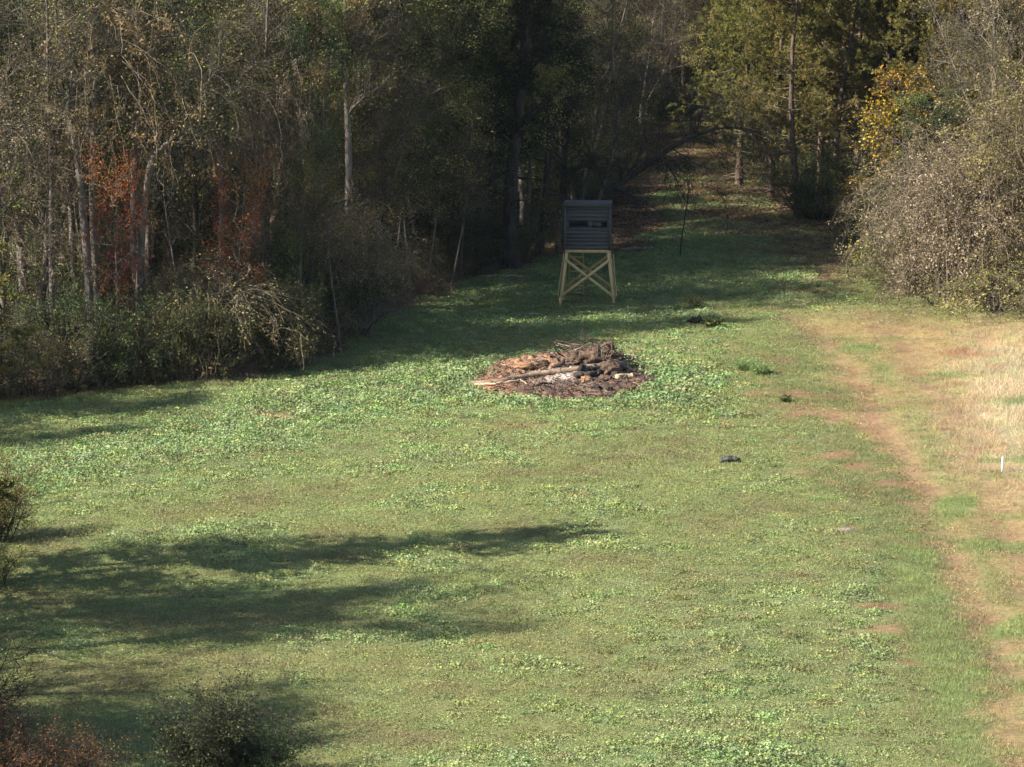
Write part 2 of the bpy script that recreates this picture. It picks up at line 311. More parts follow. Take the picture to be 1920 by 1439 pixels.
# ------------------------------------------------------------------ ground cover (stuff, instanced tufts)
def tuft(kind, seed):
    rng = np.random.default_rng(seed); g = G(); R = .30
    def disc(n, r=R):
        a = rng.uniform(0, 2*np.pi, n); q = r*np.sqrt(rng.uniform(0, 1, n)); return np.stack([q*np.cos(a), q*np.sin(a), np.zeros(n)], 1)
    def blades(n, L, wd, lean, r=R):
        c = disc(n, r); d = rng.normal(size=(n, 3))*lean; d[:, 2] = 1; d /= np.linalg.norm(d, axis=1, keepdims=True)
        Pn, Rr = grow(rng, c, d, rng.uniform(L[0], L[1], n), np.full(n, wd), 3, .18, -.12, .2)
        b = np.cross(d, rng.normal(size=(n, 3))); b /= np.linalg.norm(b, axis=1, keepdims=True)
        vv = np.stack([Pn-b[:, None]*Rr[:, :, None], Pn+b[:, None]*Rr[:, :, None]], 2)      # n,3,2,3
        i = np.arange(n)[:, None]*6; f = np.concatenate([i+np.array([[0, 1, 3, 2]]), i+np.array([[2, 3, 5, 4]])])
        g.add(vv.reshape(-1, 3), f, 0, np.repeat(rng.uniform(0, 1, n), 6))
    if kind == 'clover':
        c = disc(78); c[:, 2] = rng.uniform(.02, .13, 78)*(1.15-np.hypot(c[:, 0], c[:, 1])/R*.6); g.leaves(c, rng, (.035, .075), .75, .6, 0)
        blades(10, (.06, .16), .006, .4)
    elif kind == 'weed':
        c = disc(48); c[:, 2] = rng.uniform(.01, .05, 48); g.leaves(c, rng, (.022, .048), .6, .6, 0); blades(24, (.03, .08), .005, .6)
    elif kind == 'turf': blades(70, (.05, .12), .005, .5)
    elif kind == 'straw': blades(46, (.10, .30), .005, .55)
    elif kind == 'litter':
        c = disc(26); c[:, 2] = rng.uniform(.012, .035, 26); g.leaves(c, rng, (.05, .10), .7, .85, 0)
    return g.mesh('tuft_'+kind, [M['grass']])
TCOL = {}
for kname in ('clover', 'weed', 'turf', 'straw', 'litter'):
    c = bpy.data.collections.new('tufts_'+kname); TCOL[kname] = c
    for q in range(4): c.objects.link(bpy.data.objects.new('tuft_%s' % kname, tuft(kname, 100+q)))
def scatter(name, kname, x, y, scale, tone, label, cat):
    n = len(x); rng = np.random.default_rng(n)
    me = bpy.data.meshes.new(name); me.vertices.add(n)
    me.vertices.foreach_set('co', np.stack([x, y, ground_z(x, y)], 1).astype(np.float32).ravel())
    for an, ty, key, arr in (('size', 'FLOAT', 'value', scale), ('tone', 'FLOAT_VECTOR', 'vector', tone), ('turn', 'FLOAT_VECTOR', 'vector', np.stack([np.zeros(n), np.zeros(n), rng.uniform(0, 6.28, n)], 1))):
        a = me.attributes.new(an, ty, 'POINT'); a.data.foreach_set(key, np.ascontiguousarray(arr, dtype=np.float32).ravel())
    o = obj(name, me); tag(o, label, cat, None, 'stuff')
    ng = bpy.data.node_groups.new(name, 'GeometryNodeTree'); ng.interface.new_socket('Geometry', in_out='INPUT', socket_type='NodeSocketGeometry'); ng.interface.new_socket('Geometry', in_out='OUTPUT', socket_type='NodeSocketGeometry')
    N = ng.nodes.new; L = ng.links.new
    gi = N('NodeGroupInput'); go = N('NodeGroupOutput'); ip = N('GeometryNodeInstanceOnPoints'); ci = N('GeometryNodeCollectionInfo')
    ci.inputs['Collection'].default_value = TCOL[kname]; ci.inputs['Separate Children'].default_value = True; ci.inputs['Reset Children'].default_value = True
    ip.inputs['Pick Instance'].default_value = True
    def attr(nm, ty): a = N('GeometryNodeInputNamedAttribute'); a.data_type = ty; a.inputs[0].default_value = nm; return a.outputs[0]
    L(gi.outputs[0], ip.inputs['Points']); L(ci.outputs[0], ip.inputs['Instance']); L(attr('turn', 'FLOAT_VECTOR'), ip.inputs['Rotation']); L(attr('size', 'FLOAT'), ip.inputs['Scale']); L(ip.outputs[0], go.inputs[0])
    md = o.modifiers.new('scatter', 'NODES'); md.node_group = ng
def ground_cover():
    rng = np.random.default_rng(5); st = .34
    xs, ys = np.meshgrid(np.arange(-30, 30, st), np.arange(84, 250, st)); x = xs.ravel()+rng.uniform(-.5, .5, xs.size)*st; y = ys.ravel()+rng.uniform(-.5, .5, xs.size)*st
    u, v = UV(x, y); k = (u > -420) & (u < 2340) & (v < 1560); x, y = x[k], y[k]
    Z = zones(x, y); r = rng.uniform(0, 1, len(x)); r2 = rng.uniform(0, 1, len(x)); inpile = Z['pr'] < 1.0
    wood = (Z['wood'] > .5) | (r < Z['trail']*.8)
    dry = (~wood) & (r < Z['D']*(1-Z['gp'])); smooth = (~wood) & (~dry) & ((Z['strip'] > .5) | (Z['gp'] > .4) | (r < Z['Mz']*.6))
    lush = (~wood) & (~dry) & (~smooth) & (r2 < Z['lush']*.95); weed = (~wood) & (~dry) & (~smooth) & (~lush)
    jit = 1+rng.normal(size=(len(x), 3))*np.array([.10, .08, .10]); jit *= (1+rng.normal(size=(len(x), 1))*.13)
    T = Z['c']*jit
    keep = ((Z['pr'] > 1.06) | ((Z['pr'] > .84) & (r2 > .55))) & (r2 > Z['bare']*.85)
    sz = rng.uniform(.75, 1.3, len(x))
    m = lush & keep; scatter('clover', 'clover', x[m], y[m], sz[m]*(.75+.5*Z['lush'][m]+.55*Z['tallc'][m]), T[m]*np.array([1.08, 1.05, 1.]), 'lush green clover and broadleaf ground cover over the field', 'clover')
    m = weed & keep; scatter('short_grass', 'weed', x[m], y[m], sz[m]*1.1, T[m]*1.08, 'short yellowish green grass and weeds over the open field', 'grass')
    m = smooth & keep; scatter('fine_grass', 'turf', x[m], y[m], sz[m], T[m]*1.08, 'fine soft green grass in strips beside the track', 'grass')
    m = dry & keep & (r2 > Z['rut']*.75); scatter('dry_grass', 'straw', x[m], y[m], sz[m]*(.45+.65*Z['straw'][m]+.1*r[m]), T[m]*1.05, 'tan dry grass over the track and its right bank', 'dry grass')
    m = wood & (~inpile) & (r2 > .25); lt = np.array([[.17, .10, .055], [.12, .075, .045], [.22, .15, .09], [.10, .07, .05]])[rng.integers(0, 4, len(x))]
    scatter('leaf_litter', 'litter', x[m], y[m], sz[m]*1.1, lt[m], 'brown fallen leaves along the wood floor and trail', 'leaf litter')
ground_cover()

# ------------------------------------------------------------------ tree prototypes: each returns dict part -> mesh
def tree_proto(seed, H, r0, bark, twig, leaf, t0=.35, limbs=22, ang=(.7, 1.2), ll=(2.2, 4.2), br=8, tw=6, leaves=14, lsize=(.06, .11), trop=.04, wig=.10, lean=.06,
               prof=None, twl=(.35, .8), brl=(.8, 1.9), lspread=.16, flat=.3, twigr=.009, lwid=.6, fork=0, trunkwig=.045, spine=None, name='tree'):
    rng = np.random.default_rng(seed); g = G(); h = G()
    if spine is not None:
        sp = np.array(spine, float); q = np.linspace(0, len(sp)-1, 16); k = np.minimum(q.astype(int), len(sp)-2); f = (q-k)[:, None]; T = (sp[k]*(1-f)+sp[k+1]*f)[None]
        T[0, 1:-1] = (T[0, :-2]+2*T[0, 1:-1]+T[0, 2:])/4; R = (r0*np.linspace(1, .18, 16)**.9)[None]
    else:
        T, R = grow(rng, np.zeros((1, 3)), np.array([[rng.normal()*lean, rng.normal()*lean, 1.]]), np.array([H*1.0]), np.array([r0]), 16, trunkwig, .03, .12)
    R[0, 0] *= 1.35; T[0, 0, 2] -= .25
    stems = [(T, R)]
    if fork:
        F, FR = spawn(rng, T, R, fork, .12, .45, (.2, .45), (H*.45, H*.7), 12, .06, .05, .75); g.tubes(F, FR, 6); stems.append((F, FR))
    g.tubes(T, R, 8)
    pr = prof or (lambda t: (1.25-.75*t))
    A, AR = spawn(rng, T, R, limbs, t0, .98, ang, ll, 8, wig, trop, .42, pr, rmin=.02)
    if fork:
        A2, AR2 = spawn(rng, F, FR, limbs, .3, .98, ang, (ll[0]*.8, ll[1]*.8), 8, wig, trop, .45, pr, rmin=.02); A = np.concatenate([A, A2]); AR = np.concatenate([AR, AR2])
    g.tubes(A, AR, 5)
    B, BR = spawn(rng, A, AR, len(A)*br, .2, 1, (.4, 1.1), brl, 6, wig*1.3, trop, .5, rmin=.011); g.tubes(B, BR, 4)
    C, CR = spawn(rng, B, BR, len(B)*tw, .15, 1, (.4, 1.1), twl, 4, wig*1.6, trop, .55, rmin=twigr); h.tubes(C, CR, 3, 0)
    n = int(len(C)*leaves)
    if n:
        c, i = along(rng, C, n, .1, 1.05, lspread); cl = fbm(c[:, 0]+c[:, 1]*.7, c[:, 2]+c[:, 1]*.4, 1.6, seed, 2); h.leaves(c, rng, lsize, lwid, flat, 1, np.clip((cl-.5)*1.7+.40+rng.normal(size=n)*.27, 0, 1))
    return dict(trunk=g.mesh(name+'_trunk', [M[bark]], True), crown=h.mesh(name+'_crown', [M[twig], M[leaf]])), T
def conifer_proto(seed, H, r0, bark, needle, t0=.25, limbs=46, ll=(2., 3.6), ang=(1.2, 1.65), tw=16, tufts=3, nn=10, nl=.14, wd=.022, trop=.02, prof=None, lean=.03, name='pine'):
    rng = np.random.default_rng(seed); g = G(); h = G()
    T, R = grow(rng, np.zeros((1, 3)), np.array([[rng.normal()*lean, rng.normal()*lean, 1.]]), np.array([H]), np.array([r0]), 14, .03, .03, .1); R[0, 0] *= 1.3; T[0, 0, 2] -= .25
    g.tubes(T, R, 8)
    A, AR = spawn(rng, T, R, limbs, t0, .99, ang, ll, 8, .10, trop, .32, prof or (lambda t: 1.2-.95*t), rmin=.014); g.tubes(A, AR, 4)
    D0, DR0 = spawn(rng, T, R, 14, .03, t0, (1.3, 1.7), (.5, 1.8), 5, .12, -.02, .2, rmin=.012); g.tubes(D0, DR0, 3)
    C, CR = spawn(rng, A, AR, limbs*tw, .2, 1, (.4, 1.1), (.35, 1.0), 4, .16, .05, .5, rmin=.007); h.tubes(C, CR, 3, 0)
    n = len(C)*tufts; c, i = along(rng, C, n, .2, 1.02, .04); d = C[i, -1]-C[i, 0]; d /= np.linalg.norm(d, axis=1, keepdims=True); d[:, 2] += .35
    cl = rng.uniform(0, 1, limbs*tw); h.needles(c, d, rng, nn, nl, wd, 1, np.clip(cl[i]*.6+rng.uniform(0, .45, n), 0, 1))
    return dict(trunk=g.mesh(name+'_trunk', [M[bark]], True), crown=h.mesh(name+'_crown', [M['twig_dark'], M[needle]])), T
def shrub_proto(seed, H, W, twig, leaf, stems=26, br=9, tw=6, leaves=10, lsize=(.05, .09), trop=-.02, lwid=.6, name='shrub', twigr=.007, droop=0.):
    rng = np.random.default_rng(seed); g = G(); h = G()
    p = np.zeros((stems, 3)); a = rng.uniform(0, 2*np.pi, stems); q = rng.uniform(0, W*.22, stems); p[:, 0] = np.cos(a)*q; p[:, 1] = np.sin(a)*q; p[:, 2] = -.15
    d = np.stack([np.cos(a)*W/H*rng.uniform(.1, .75, stems), np.sin(a)*W/H*rng.uniform(.1, .75, stems), np.ones(stems)], 1)
    A, AR = grow(rng, p, d, H*rng.uniform(.55, 1.15, stems), rng.uniform(.018, .04, stems), 8, .12, trop); g.tubes(A, AR, 4)
    B, BR = spawn(rng, A, AR, stems*br, .15, 1, (.4, 1.2), (.4, 1.2), 5, .18, trop*1.5, .5, rmin=.009); h.tubes(B, BR, 3, 0)
    C, CR = spawn(rng, B, BR, len(B)*tw, .1, 1, (.4, 1.2), (.25, .65), 4, .22, trop*2, .6, rmin=twigr); h.tubes(C, CR, 3, 0)
    n = int(len(C)*leaves)
    if n:
        c, i = along(rng, C, n, .1, 1, .08); cl = rng.uniform(0, 1, len(C)); h.leaves(c, rng, lsize, lwid, .3, 1, np.clip(cl[i]*.6+rng.uniform(0, .45, n), 0, 1), droop)
    return dict(stems=g.mesh(name+'_stems', [M[twig]], True), foliage=h.mesh(name+'_foliage', [M[twig], M[leaf]])), None
def drape(rng, g, cen, rad, n, hang=(.8, 3.), m=0, r=(.008, .016), K=9, top=-.1, zmin=.05):
    """strands that climb over an ellipsoid and hang down from it"""
    a = rng.uniform(0, 2*np.pi, n); z = rng.uniform(top, 1, n); q = np.sqrt(1-z*z); nrm = np.stack([q*np.cos(a), q*np.sin(a), z], 1)
    bump = 1+.26*np.sin(3*a+7*z)+.16*np.sin(7*a-4*z)+rng.normal(size=n)*.12
    p = np.array(cen)+nrm*np.array(rad)*bump[:, None]
    d = nrm*.8+rng.normal(size=(n, 3))*.6; d[:, 2] += .15
    out, R = grow(rng, p, d, rng.uniform(hang[0], hang[1], n), rng.uniform(r[0], r[1], n), K, .2, -.33, .5)
    out[:, :, 2] = np.maximum(out[:, :, 2], zmin)
    g.tubes(out, R, 3, m); return out
def mound_proto(seed, blobs, leaf, n=420, leafn=14000, lsize=(.06, .11), hang=(1., 3.2), twigs=5, name='thicket', vine='vine_tan', stems=14):
    """thicket swallowed by vines: inner stems, hanging strands, twigs and scattered leaves"""
    rng = np.random.default_rng(seed); g = G(); h = G(); l = G()
    p = []; d = []; L = []
    for c, r in blobs:
        k = stems; a = rng.uniform(0, 2*np.pi, k); q = rng.uniform(.1, .7, k)
        p.append(np.stack([c[0]+np.cos(a)*q*r[0], c[1]+np.sin(a)*q*r[1], np.full(k, -.2)], 1)); d.append(np.stack([rng.normal(size=k)*.25, rng.normal(size=k)*.25, np.ones(k)], 1)); L.append((c[2]+r[2])*rng.uniform(.6, 1.0, k))
    if stems:
        p = np.concatenate(p); A, AR = grow(rng, p, np.concatenate(d), np.concatenate(L), rng.uniform(.03, .07, len(p)), 9, .14, 0); g.tubes(A, AR, 5)
        B, BR = spawn(rng, A, AR, len(A)*10, .3, 1, (.5, 1.3), (.6, 1.9), 6, .2, -.02, .45, rmin=.01); h.tubes(B, BR, 3)
    S = [drape(rng, h, c, r, int(n*r[0]*r[2]/4), hang) for c, r in blobs]; S = np.concatenate(S)
    SR = np.full(S.shape[:2], .012)
    C, CR = spawn(rng, S, SR, len(S)*twigs, .05, 1, (.4, 1.3), (.2, .7), 4, .25, -.05, .6, rmin=.006); h.tubes(C, CR, 3)
    nl = leafn; c, i = along(rng, C, nl, 0, 1, .10); zn = fbm(c[:, 0]+c[:, 1]*.6, c[:, 2], 1.1, seed, 3); l.leaves(c, rng, lsize, .62, .25, 0, np.clip((zn-.5)*2.0+.36+rng.uniform(0, .45, nl), 0, 1), .3)
    return dict(stems=g.mesh(name+'_stems', [M['bark_grey']], True) if stems else None, vines=h.mesh(name+'_vines', [M[vine]]), foliage=l.mesh(name+'_foliage', [M[leaf]])), None

PR = {}
PR['leafy0'], _ = tree_proto(1, 17, .20, 'bark_grey', 'twig_grey', 'leaf_olive', .20, leaves=20, limbs=28, tw=4, lsize=(.07, .12))
PR['leafy1'], _ = tree_proto(2, 18, .17, 'bark_grey', 'twig_grey', 'leaf_olive', .22, leaves=16, limbs=22, fork=1, tw=4, lsize=(.07, .12))
PR['leafy2'], _ = tree_proto(3, 16, .15, 'bark_grey', 'twig_grey', 'leaf_brown', .2, leaves=15, limbs=26, tw=4, lsize=(.07, .12))
PR['bare0'], _ = tree_proto(4, 18, .18, 'bark_grey', 'twig_grey', 'leaf_brown', .3, leaves=2, limbs=22, tw=6, twl=(.5, 1.1), fork=1)
PR['bare1'], _ = tree_proto(5, 17, .15, 'bark_grey', 'twig_grey', 'leaf_olive', .35, leaves=3, limbs=26, tw=6, twl=(.5, 1.1))
PR['ivy0'], _ = tree_proto(6, 16, .22, 'bark_dark', 'twig_dark', 'leaf_dark', .18, leaves=13, limbs=30, ll=(1.4, 2.8), lsize=(.07, .12))
PR['ivy1'], _ = tree_proto(7, 14, .18, 'bark_dark', 'twig_dark', 'leaf_green', .2, leaves=9, limbs=26, ll=(1.6, 3.), lsize=(.06, .11))
PR['cedar0'], _ = conifer_proto(8, 15, .20, 'bark_dark', 'needle_cedar', .22, 60, (1.8, 3.), (.9, 1.5), 14, 4, 9, .11, .03, trop=.04, name='cedar')
PR['pine0'], _ = conifer_proto(9, 17, .19, 'bark_pine', 'needle_pine', .2, 62, (2.4, 4.0), tw=15, tufts=7, nn=10, nl=.16, wd=.032)
PR['pine1'], _ = conifer_proto(10, 15, .16, 'bark_pine', 'needle_pine', .28, 56, (2.2, 3.8), tw=15, tufts=7, nn=10, nl=.16, wd=.032, lean=.06)
PR['pine2'], _ = conifer_proto(30, 16, .2, 'bark_pine', 'needle_pine', .06, 70, (2.4, 3.8), tw=14, tufts=7, nn=10, nl=.16, wd=.032, prof=lambda t: 1.25-1.0*t)
PR['cedar1'], _ = conifer_proto(31, 16, .34, 'bark_dark', 'needle_cedar', .3, 60, (1.8, 3.), (.9, 1.5), 14, 5, 9, .12, .032, trop=.04, name='cedar')
PR['leafy3'], _ = tree_proto(32, 15, .14, 'bark_grey', 'twig_grey', 'leaf_green', .15, leaves=20, limbs=28, tw=4, lsize=(.07, .12))
PR['orange0'], _ = tree_proto(11, 7, .06, 'bark_grey', 'twig_grey', 'leaf_orange', .45, limbs=16, ll=(1.2, 2.2), br=6, tw=5, leaves=8, brl=(.5, 1.1), twl=(.3, .6), flat=.6, trop=0, ang=(1., 1.5))
PR['yellow0'], _ = tree_proto(12, 8, .07, 'bark_grey', 'twig_grey', 'leaf_yellow', .25, limbs=14, ll=(1., 1.9), br=5, tw=4, leaves=3.2, lsize=(.12, .2), brl=(.5, 1.1), lwid=.75)
PR['shrub0'], _ = shrub_proto(13, 3.6, 3.6, 'twig_dark', 'leaf_green', 26, 9, 6, 8)
PR['shrub1'], _ = shrub_proto(14, 3.0, 3.8, 'twig_grey', 'leaf_olive', 26, 9, 7, 4, trop=-.05)
PR['shrub2'], _ = shrub_proto(15, 4.2, 3.4, 'twig_dark', 'leaf_dark', 24, 9, 6, 10, lsize=(.06, .10))
PR['bramble0'], _ = shrub_proto(16, 1.6, 2.8, 'vine_tan', 'leaf_brown', 34, 8, 5, 2, trop=-.12)
PR['pole0'], _ = tree_proto(17, 9, .05, 'bark_grey', 'twig_grey', 'leaf_olive', .35, limbs=14, ll=(.8, 1.6), br=5, tw=5, leaves=3, brl=(.4, 1.))
PR['curtain0'], _ = mound_proto(55, [((0, 0, 3.3), (1.3, 1.0, .9)), ((.7, .1, 2.6), (.8, .7, .7))], 'leaf_tan', 560, 4200, hang=(1.2, 3.2), twigs=3, stems=5)
PR['pole1'], _ = tree_proto(33, 7, .035, 'bark_dark', 'twig_dark', 'leaf_brown', .3, limbs=16, ll=(.4, .9), br=3, tw=2, leaves=.3, brl=(.2, .5), twl=(.15, .3))
PR['mound0'], _ = mound_proto(18, [((0, 0, 1.6), (2.6, 2.4, 2.4)), ((1.6, .4, 3.), (1.9, 1.8, 1.9)), ((-1.5, -.3, 1.2), (1.6, 1.6, 1.5))], 'leaf_tan', 260, 44000, (.05, .105))
PR['mound1'], _ = mound_proto(19, [((0, 0, 2.2), (2.2, 2.1, 2.3)), ((-.4, .3, 4.6), (1.7, 1.6, 2.0))], 'leaf_brown', 260, 38000, (.05, .105))
PR['mound2'], _ = mound_proto(20, [((0, 0, 1.1), (2.4, 1.9, 1.4)), ((1.2, .1, 1.6), (1.5, 1.4, 1.2))], 'leaf_olive', 300, 11000, hang=(.6, 1.8))
def vine_tree(seed, H, blobs, leaf, n=130, leafn=12000):
    d, T = tree_proto(seed, H, .15, 'bark_grey', 'twig_grey', 'leaf_olive', .5, limbs=16, br=6, tw=5, leaves=3, fork=2)
    m, _ = mound_proto(seed+50, blobs, leaf, n, leafn, hang=(1.2, 3.6), stems=0, twigs=5)
    d['vines'] = m['vines']; d['foliage'] = m['foliage']; return d
PR['vinetree0'] = vine_tree(21, 13, [((.3, 0, 7.6), (2.3, 2., 1.7)), ((-1.2, -.5, 9.3), (1.5, 1.5, 1.6))], 'leaf_olive')
PR['vinetree1'] = vine_tree(22, 15, [((0, 0, 9.5), (1.6, 1.5, 2.6)), ((.5, -.4, 6.), (1.1, 1.1, 1.6))], 'leaf_tan')

HT = dict(leafy0=17, leafy1=18, leafy2=16, bare0=18, bare1=17, ivy0=16, ivy1=14, cedar0=15, cedar1=16, pine2=16, leafy3=15, pole1=7, curtain0=4.4, pine0=17, pine1=15, orange0=7, yellow0=8, shrub0=3.6, shrub1=3, shrub2=4.2, bramble0=1.6, pole0=9, mound0=5, mound1=6.5, mound2=2.6, vinetree0=13, vinetree1=15)
INFO = dict(leafy='autumn_tree', bare='bare_tree', ivy='ivy_covered_tree', cedar='cedar_tree', pine='pine_tree', orange='orange_leaved_tree', yellow='yellow_leaved_tree', shrub='shrub', bramble='bramble', pole='sapling', mound='vine_thicket', curtain='vine_curtain', vinetree='vine_draped_tree')
def plant(kind, x, y, sc=1., rz=None, label=None, group=None, sx=None, cat=None):
    b = kind.rstrip('0123456789'); e = empty(INFO[b], (x, y, gz(x, y)), random.uniform(0, 6.28) if rz is None else rz, (sx or sc, sx or sc, sc))
    tag(e, label, cat or ('tree' if b in ('leafy', 'bare', 'ivy', 'cedar', 'pine', 'orange', 'yellow', 'vinetree') else {'pole': 'sapling', 'shrub': 'shrub', 'bramble': 'bramble', 'mound': 'thicket', 'curtain': 'vines'}[b]), group)
    for part, me in PR[kind].items(): obj(part, me, e)
    return e

# ------------------------------------------------------------------ the forest
random.seed(4)
SUNLIT = np.array([P(*p)[:2] for p in [(-250, 870), (0, 838), (370, 752), (560, 716), (720, 668), (900, 655), (1290, 637), (1420, 600), (1640, 560), (2000, 640), (2000, 1439), (1150, 960), (0, 915), (-250, 930)]])
def inpoly(poly, x, y):
    c = False; j = len(poly)-1
    for i in range(len(poly)):
        xi, yi = poly[i]; xj, yj = poly[j]
        if (yi > y) != (yj > y) and x < (xj-xi)*(y-yi)/(yj-yi)+xi: c = not c
        j = i
    return c
def max_h(x, y, trail=False):
    """tallest tree that keeps the sunlit part of the field in the sun"""
    for h in np.arange(2., 24, .5):
        L = h/math.tan(SUN_EL)
        if inpoly(SUNLIT, x+L*math.cos(SUN_AZ), y+L*math.sin(SUN_AZ)) or (trail and inpoly(TRAIL_LIT, x+L*math.cos(SUN_AZ), y+L*math.sin(SUN_AZ))): return h-.5
    return 24.
placed = []
# sight lines kept open in front of (u, half width, up to y)
SIGHT = [(232, 60, 149.5), (445, 60, 153.5), (545, 45, 157), (650, 28, 159), (955, 40, 178), (1497, 35, 194), (1558, 30, 198), (1690, 70, 193), (1180, 60, 184), (1140, 40, 184), (97, 16, 150), (165, 30, 150)]
def blocks(x, y):
    u = UV(x, y)[0]; return any(abs(u-a) < h and y < m for a, h, m in SIGHT)
TRAIL_LIT = np.array([P(*p)[:2] for p in [(1230, 352), (1460, 352), (1420, 285), (1262, 285)]])
def free(x, y, d): return all((x-a)**2+(y-b)**2 > d*d for a, b in placed)
def base(px, py): p = P(px, py); return float(p[0]), float(p[1])
def special(kind, px, py, H, label, rz=None, sx=None, group=None):
    x, y = base(px, py); s = H/HT[kind]; placed.append((x, y)); return plant(kind, x, y, s, rz, label, group, sx or (s*.5+.5))

# named trees and thickets of the wood edge
special('vinetree0', 275, 694, 15.5, 'forked tree under a wide dome of grey-brown vines above orange leaves', rz=.3)
special('vinetree1', 20, 715, 12, 'slim tree wrapped in tan hanging vines beside the white-barked trunk', rz=1.)
special('orange0', 218, 716, 7.8, 'red-orange leaved tree behind the leaning forked trunks', rz=.2, sx=.72)
special('orange0', 452, 694, 7.2, 'orange leaved understory tree between grey trunks', rz=2.4, sx=.75)
special('vinetree1', 660, 585, 11, 'small tree hung with a curtain of tan vines at the wood corner', rz=2.6)
special('cedar1', 955, 503, 17, 'dark cedar with a stout straight trunk behind the hunting blind', rz=.8)
special('ivy0', 900, 488, 16, 'dark ivy-covered tree beside the stout cedar', rz=.8)
special('ivy1', 835, 500, 15, 'green ivy-covered tree with yellowish outer leaves', rz=1.7)
special('pine0', 1497, 413, 15, 'pine with twin bare lower trunks at the trail bend', rz=0.)
special('pine1', 1560, 398, 15, 'pine with a straight bare trunk beside the yellow-leaved tree', rz=2.)
special('yellow0', 1700, 430, 7., 'tree with large golden yellow leaves between pines and vine thicket', rz=1.)
special('yellow0', 1640, 428, 5.6, 'low tree with golden yellow leaves in front of the dark pine trunk', rz=3.)

for k, px, py, H, lab in [('ivy1', 715, 568, 14.5, 'green ivy tree behind the vine curtain of the wood corner'), ('ivy0', 768, 545, 15, 'dark ivy tree between the vine curtain and the leaning saplings'), ('cedar0', 800, 528, 16, 'dark cedar behind the leaning saplings'), ('ivy0', 862, 508, 15, 'dark ivy tree left of the dark straight trunk'), ('ivy1', 925, 492, 14, 'green ivy tree just behind the stout cedar'), ('cedar0', 1010, 480, 15, 'dark cedar right of the stout cedar'), ('ivy0', 1050, 470, 13, 'dark ivy tree directly behind the blind'), ('leafy2', 690, 560, 15, 'brown-leaved tree behind the straight pale trunk'), ('cedar0', 740, 540, 16, 'dark cedar deeper behind the vine curtain'), ('leafy3', 1085, 455, 12, 'green-leaved tree behind the blind roof'), ('bare0', 668, 588, 15.5, 'bare grey forked tree close behind the pale trunk'), ('leafy1', 700, 545, 16, 'tall forked olive tree among the cedars of the wood edge'), ('leafy3', 785, 520, 15.5, 'green-leaved tall tree among the leaning saplings'), ('ivy1', 820, 510, 15, 'broad green ivy tree among the leaning saplings'), ('leafy1', 880, 485, 16, 'olive forked tree behind the dark straight trunk'), ('leafy3', 975, 470, 15, 'green-leaved tree in the second row behind the stout cedar')]:
    special(k, px, py, H, lab)
for k, px, py, H, lab in [('pine2', 1385, 345, 14, 'wide pine leaning over the inner trail bend'), ('pine2', 1445, 372, 14.5, 'wide low-branched pine left of the twin-trunked pine'), ('pine2', 1535, 380, 15, 'wide pine behind the twin-trunked pine'), ('pine2', 1605, 392, 15.5, 'wide pine behind the straight bare pine trunk'), ('pine2', 1680, 398, 15, 'wide pine behind the golden yellow leaves'), ('pine2', 1770, 415, 15, 'wide pine rising over the vine thicket'), ('pine1', 1850, 430, 14, 'pine over the tallest vine thicket')]:
    special(k, px, py, H, lab)
for k, px, py, H, sx, lab in [('leafy3', 556, 664, 13, .62, 'green-leaved narrow tree at the wood corner left of the pale trunk'), ('vinetree1', 515, 662, 13, .6, 'vine-wrapped tree at the wood corner behind the shrubs'), ('leafy0', 578, 652, 13.5, .6, 'narrow olive tree at the wood corner beside the pale trunk'), ('bare1', 480, 660, 13.5, .8, 'nearly bare tree behind the corner shrubs'), ('leafy2', 600, 610, 16, .8, 'tall brown-leaved tree just behind the pale trunk'), ('leafy0', 690, 590, 16, .8, 'tall olive tree just right of the pale trunk')]:
    special(k, px, py, H, lab, None, sx)
special('curtain0', 652, 634, 4.6, 'curtain of sunlit tan vines hanging beside the pale trunk foot', rz=.5, sx=1.)
special('curtain0', 405, 702, 3.4, 'tan vine drape over the shrub row', rz=2.5, sx=1.)
# vine thicket on the right
special('mound1', 1800, 540, 4.6, 'brown-leaved tall vine mound in the middle of the thicket', rz=4., sx=.8)
special('curtain0', 1790, 552, 5.2, 'grey hanging stems on the face of the vine thicket', rz=1., sx=1.1)
special('shrub0', 1712, 548, 2.4, 'green leafy shrub growing out of the thicket foot', rz=1.)
special('shrub1', 1860, 575, 3.0, 'arching olive shrub before the tallest vine thicket', rz=2.)
special('leafy3', 1790, 500, 7.2, 'green-leaved small tree swallowed by the vine thicket', rz=2., sx=.8)
special('pole0', 1690, 515, 6.0, 'thin sapling poking out of the thicket end', rz=2., sx=.9)
special('leafy2', 1900, 520, 9.5, 'brown-leaved tree rising from the vine thicket', rz=4., sx=.7)
special('shrub1', 1625, 452, 2.6, 'twiggy olive shrub at the left end of the vine thicket', rz=1.)
special('yellow0', 1600, 447, 2.6, 'small pale-yellow leaved sapling at the thicket end over the trail', rz=5.)
special('mound0', 1882, 560, 6.6, 'broad brown vine thicket with hanging stems at the edge of the dry grass', rz=.4, sx=1.25)
special('mound1', 1965, 562, 8.4, 'tallest vine-smothered thicket with tan leaves at the right of the track', rz=1.2, sx=1.3)
special('mound0', 1826, 526, 5.2, 'vine thicket in front of the golden yellow leaves', rz=2.9, sx=1.05)
special('mound2', 1748, 520, 2.8, 'low arching vine mound where the trail enters the wood', rz=.3, sx=1.1)
special('mound2', 1880, 588, 1.6, 'low brown bramble skirt below the vine thicket', rz=1.3, sx=1.1)

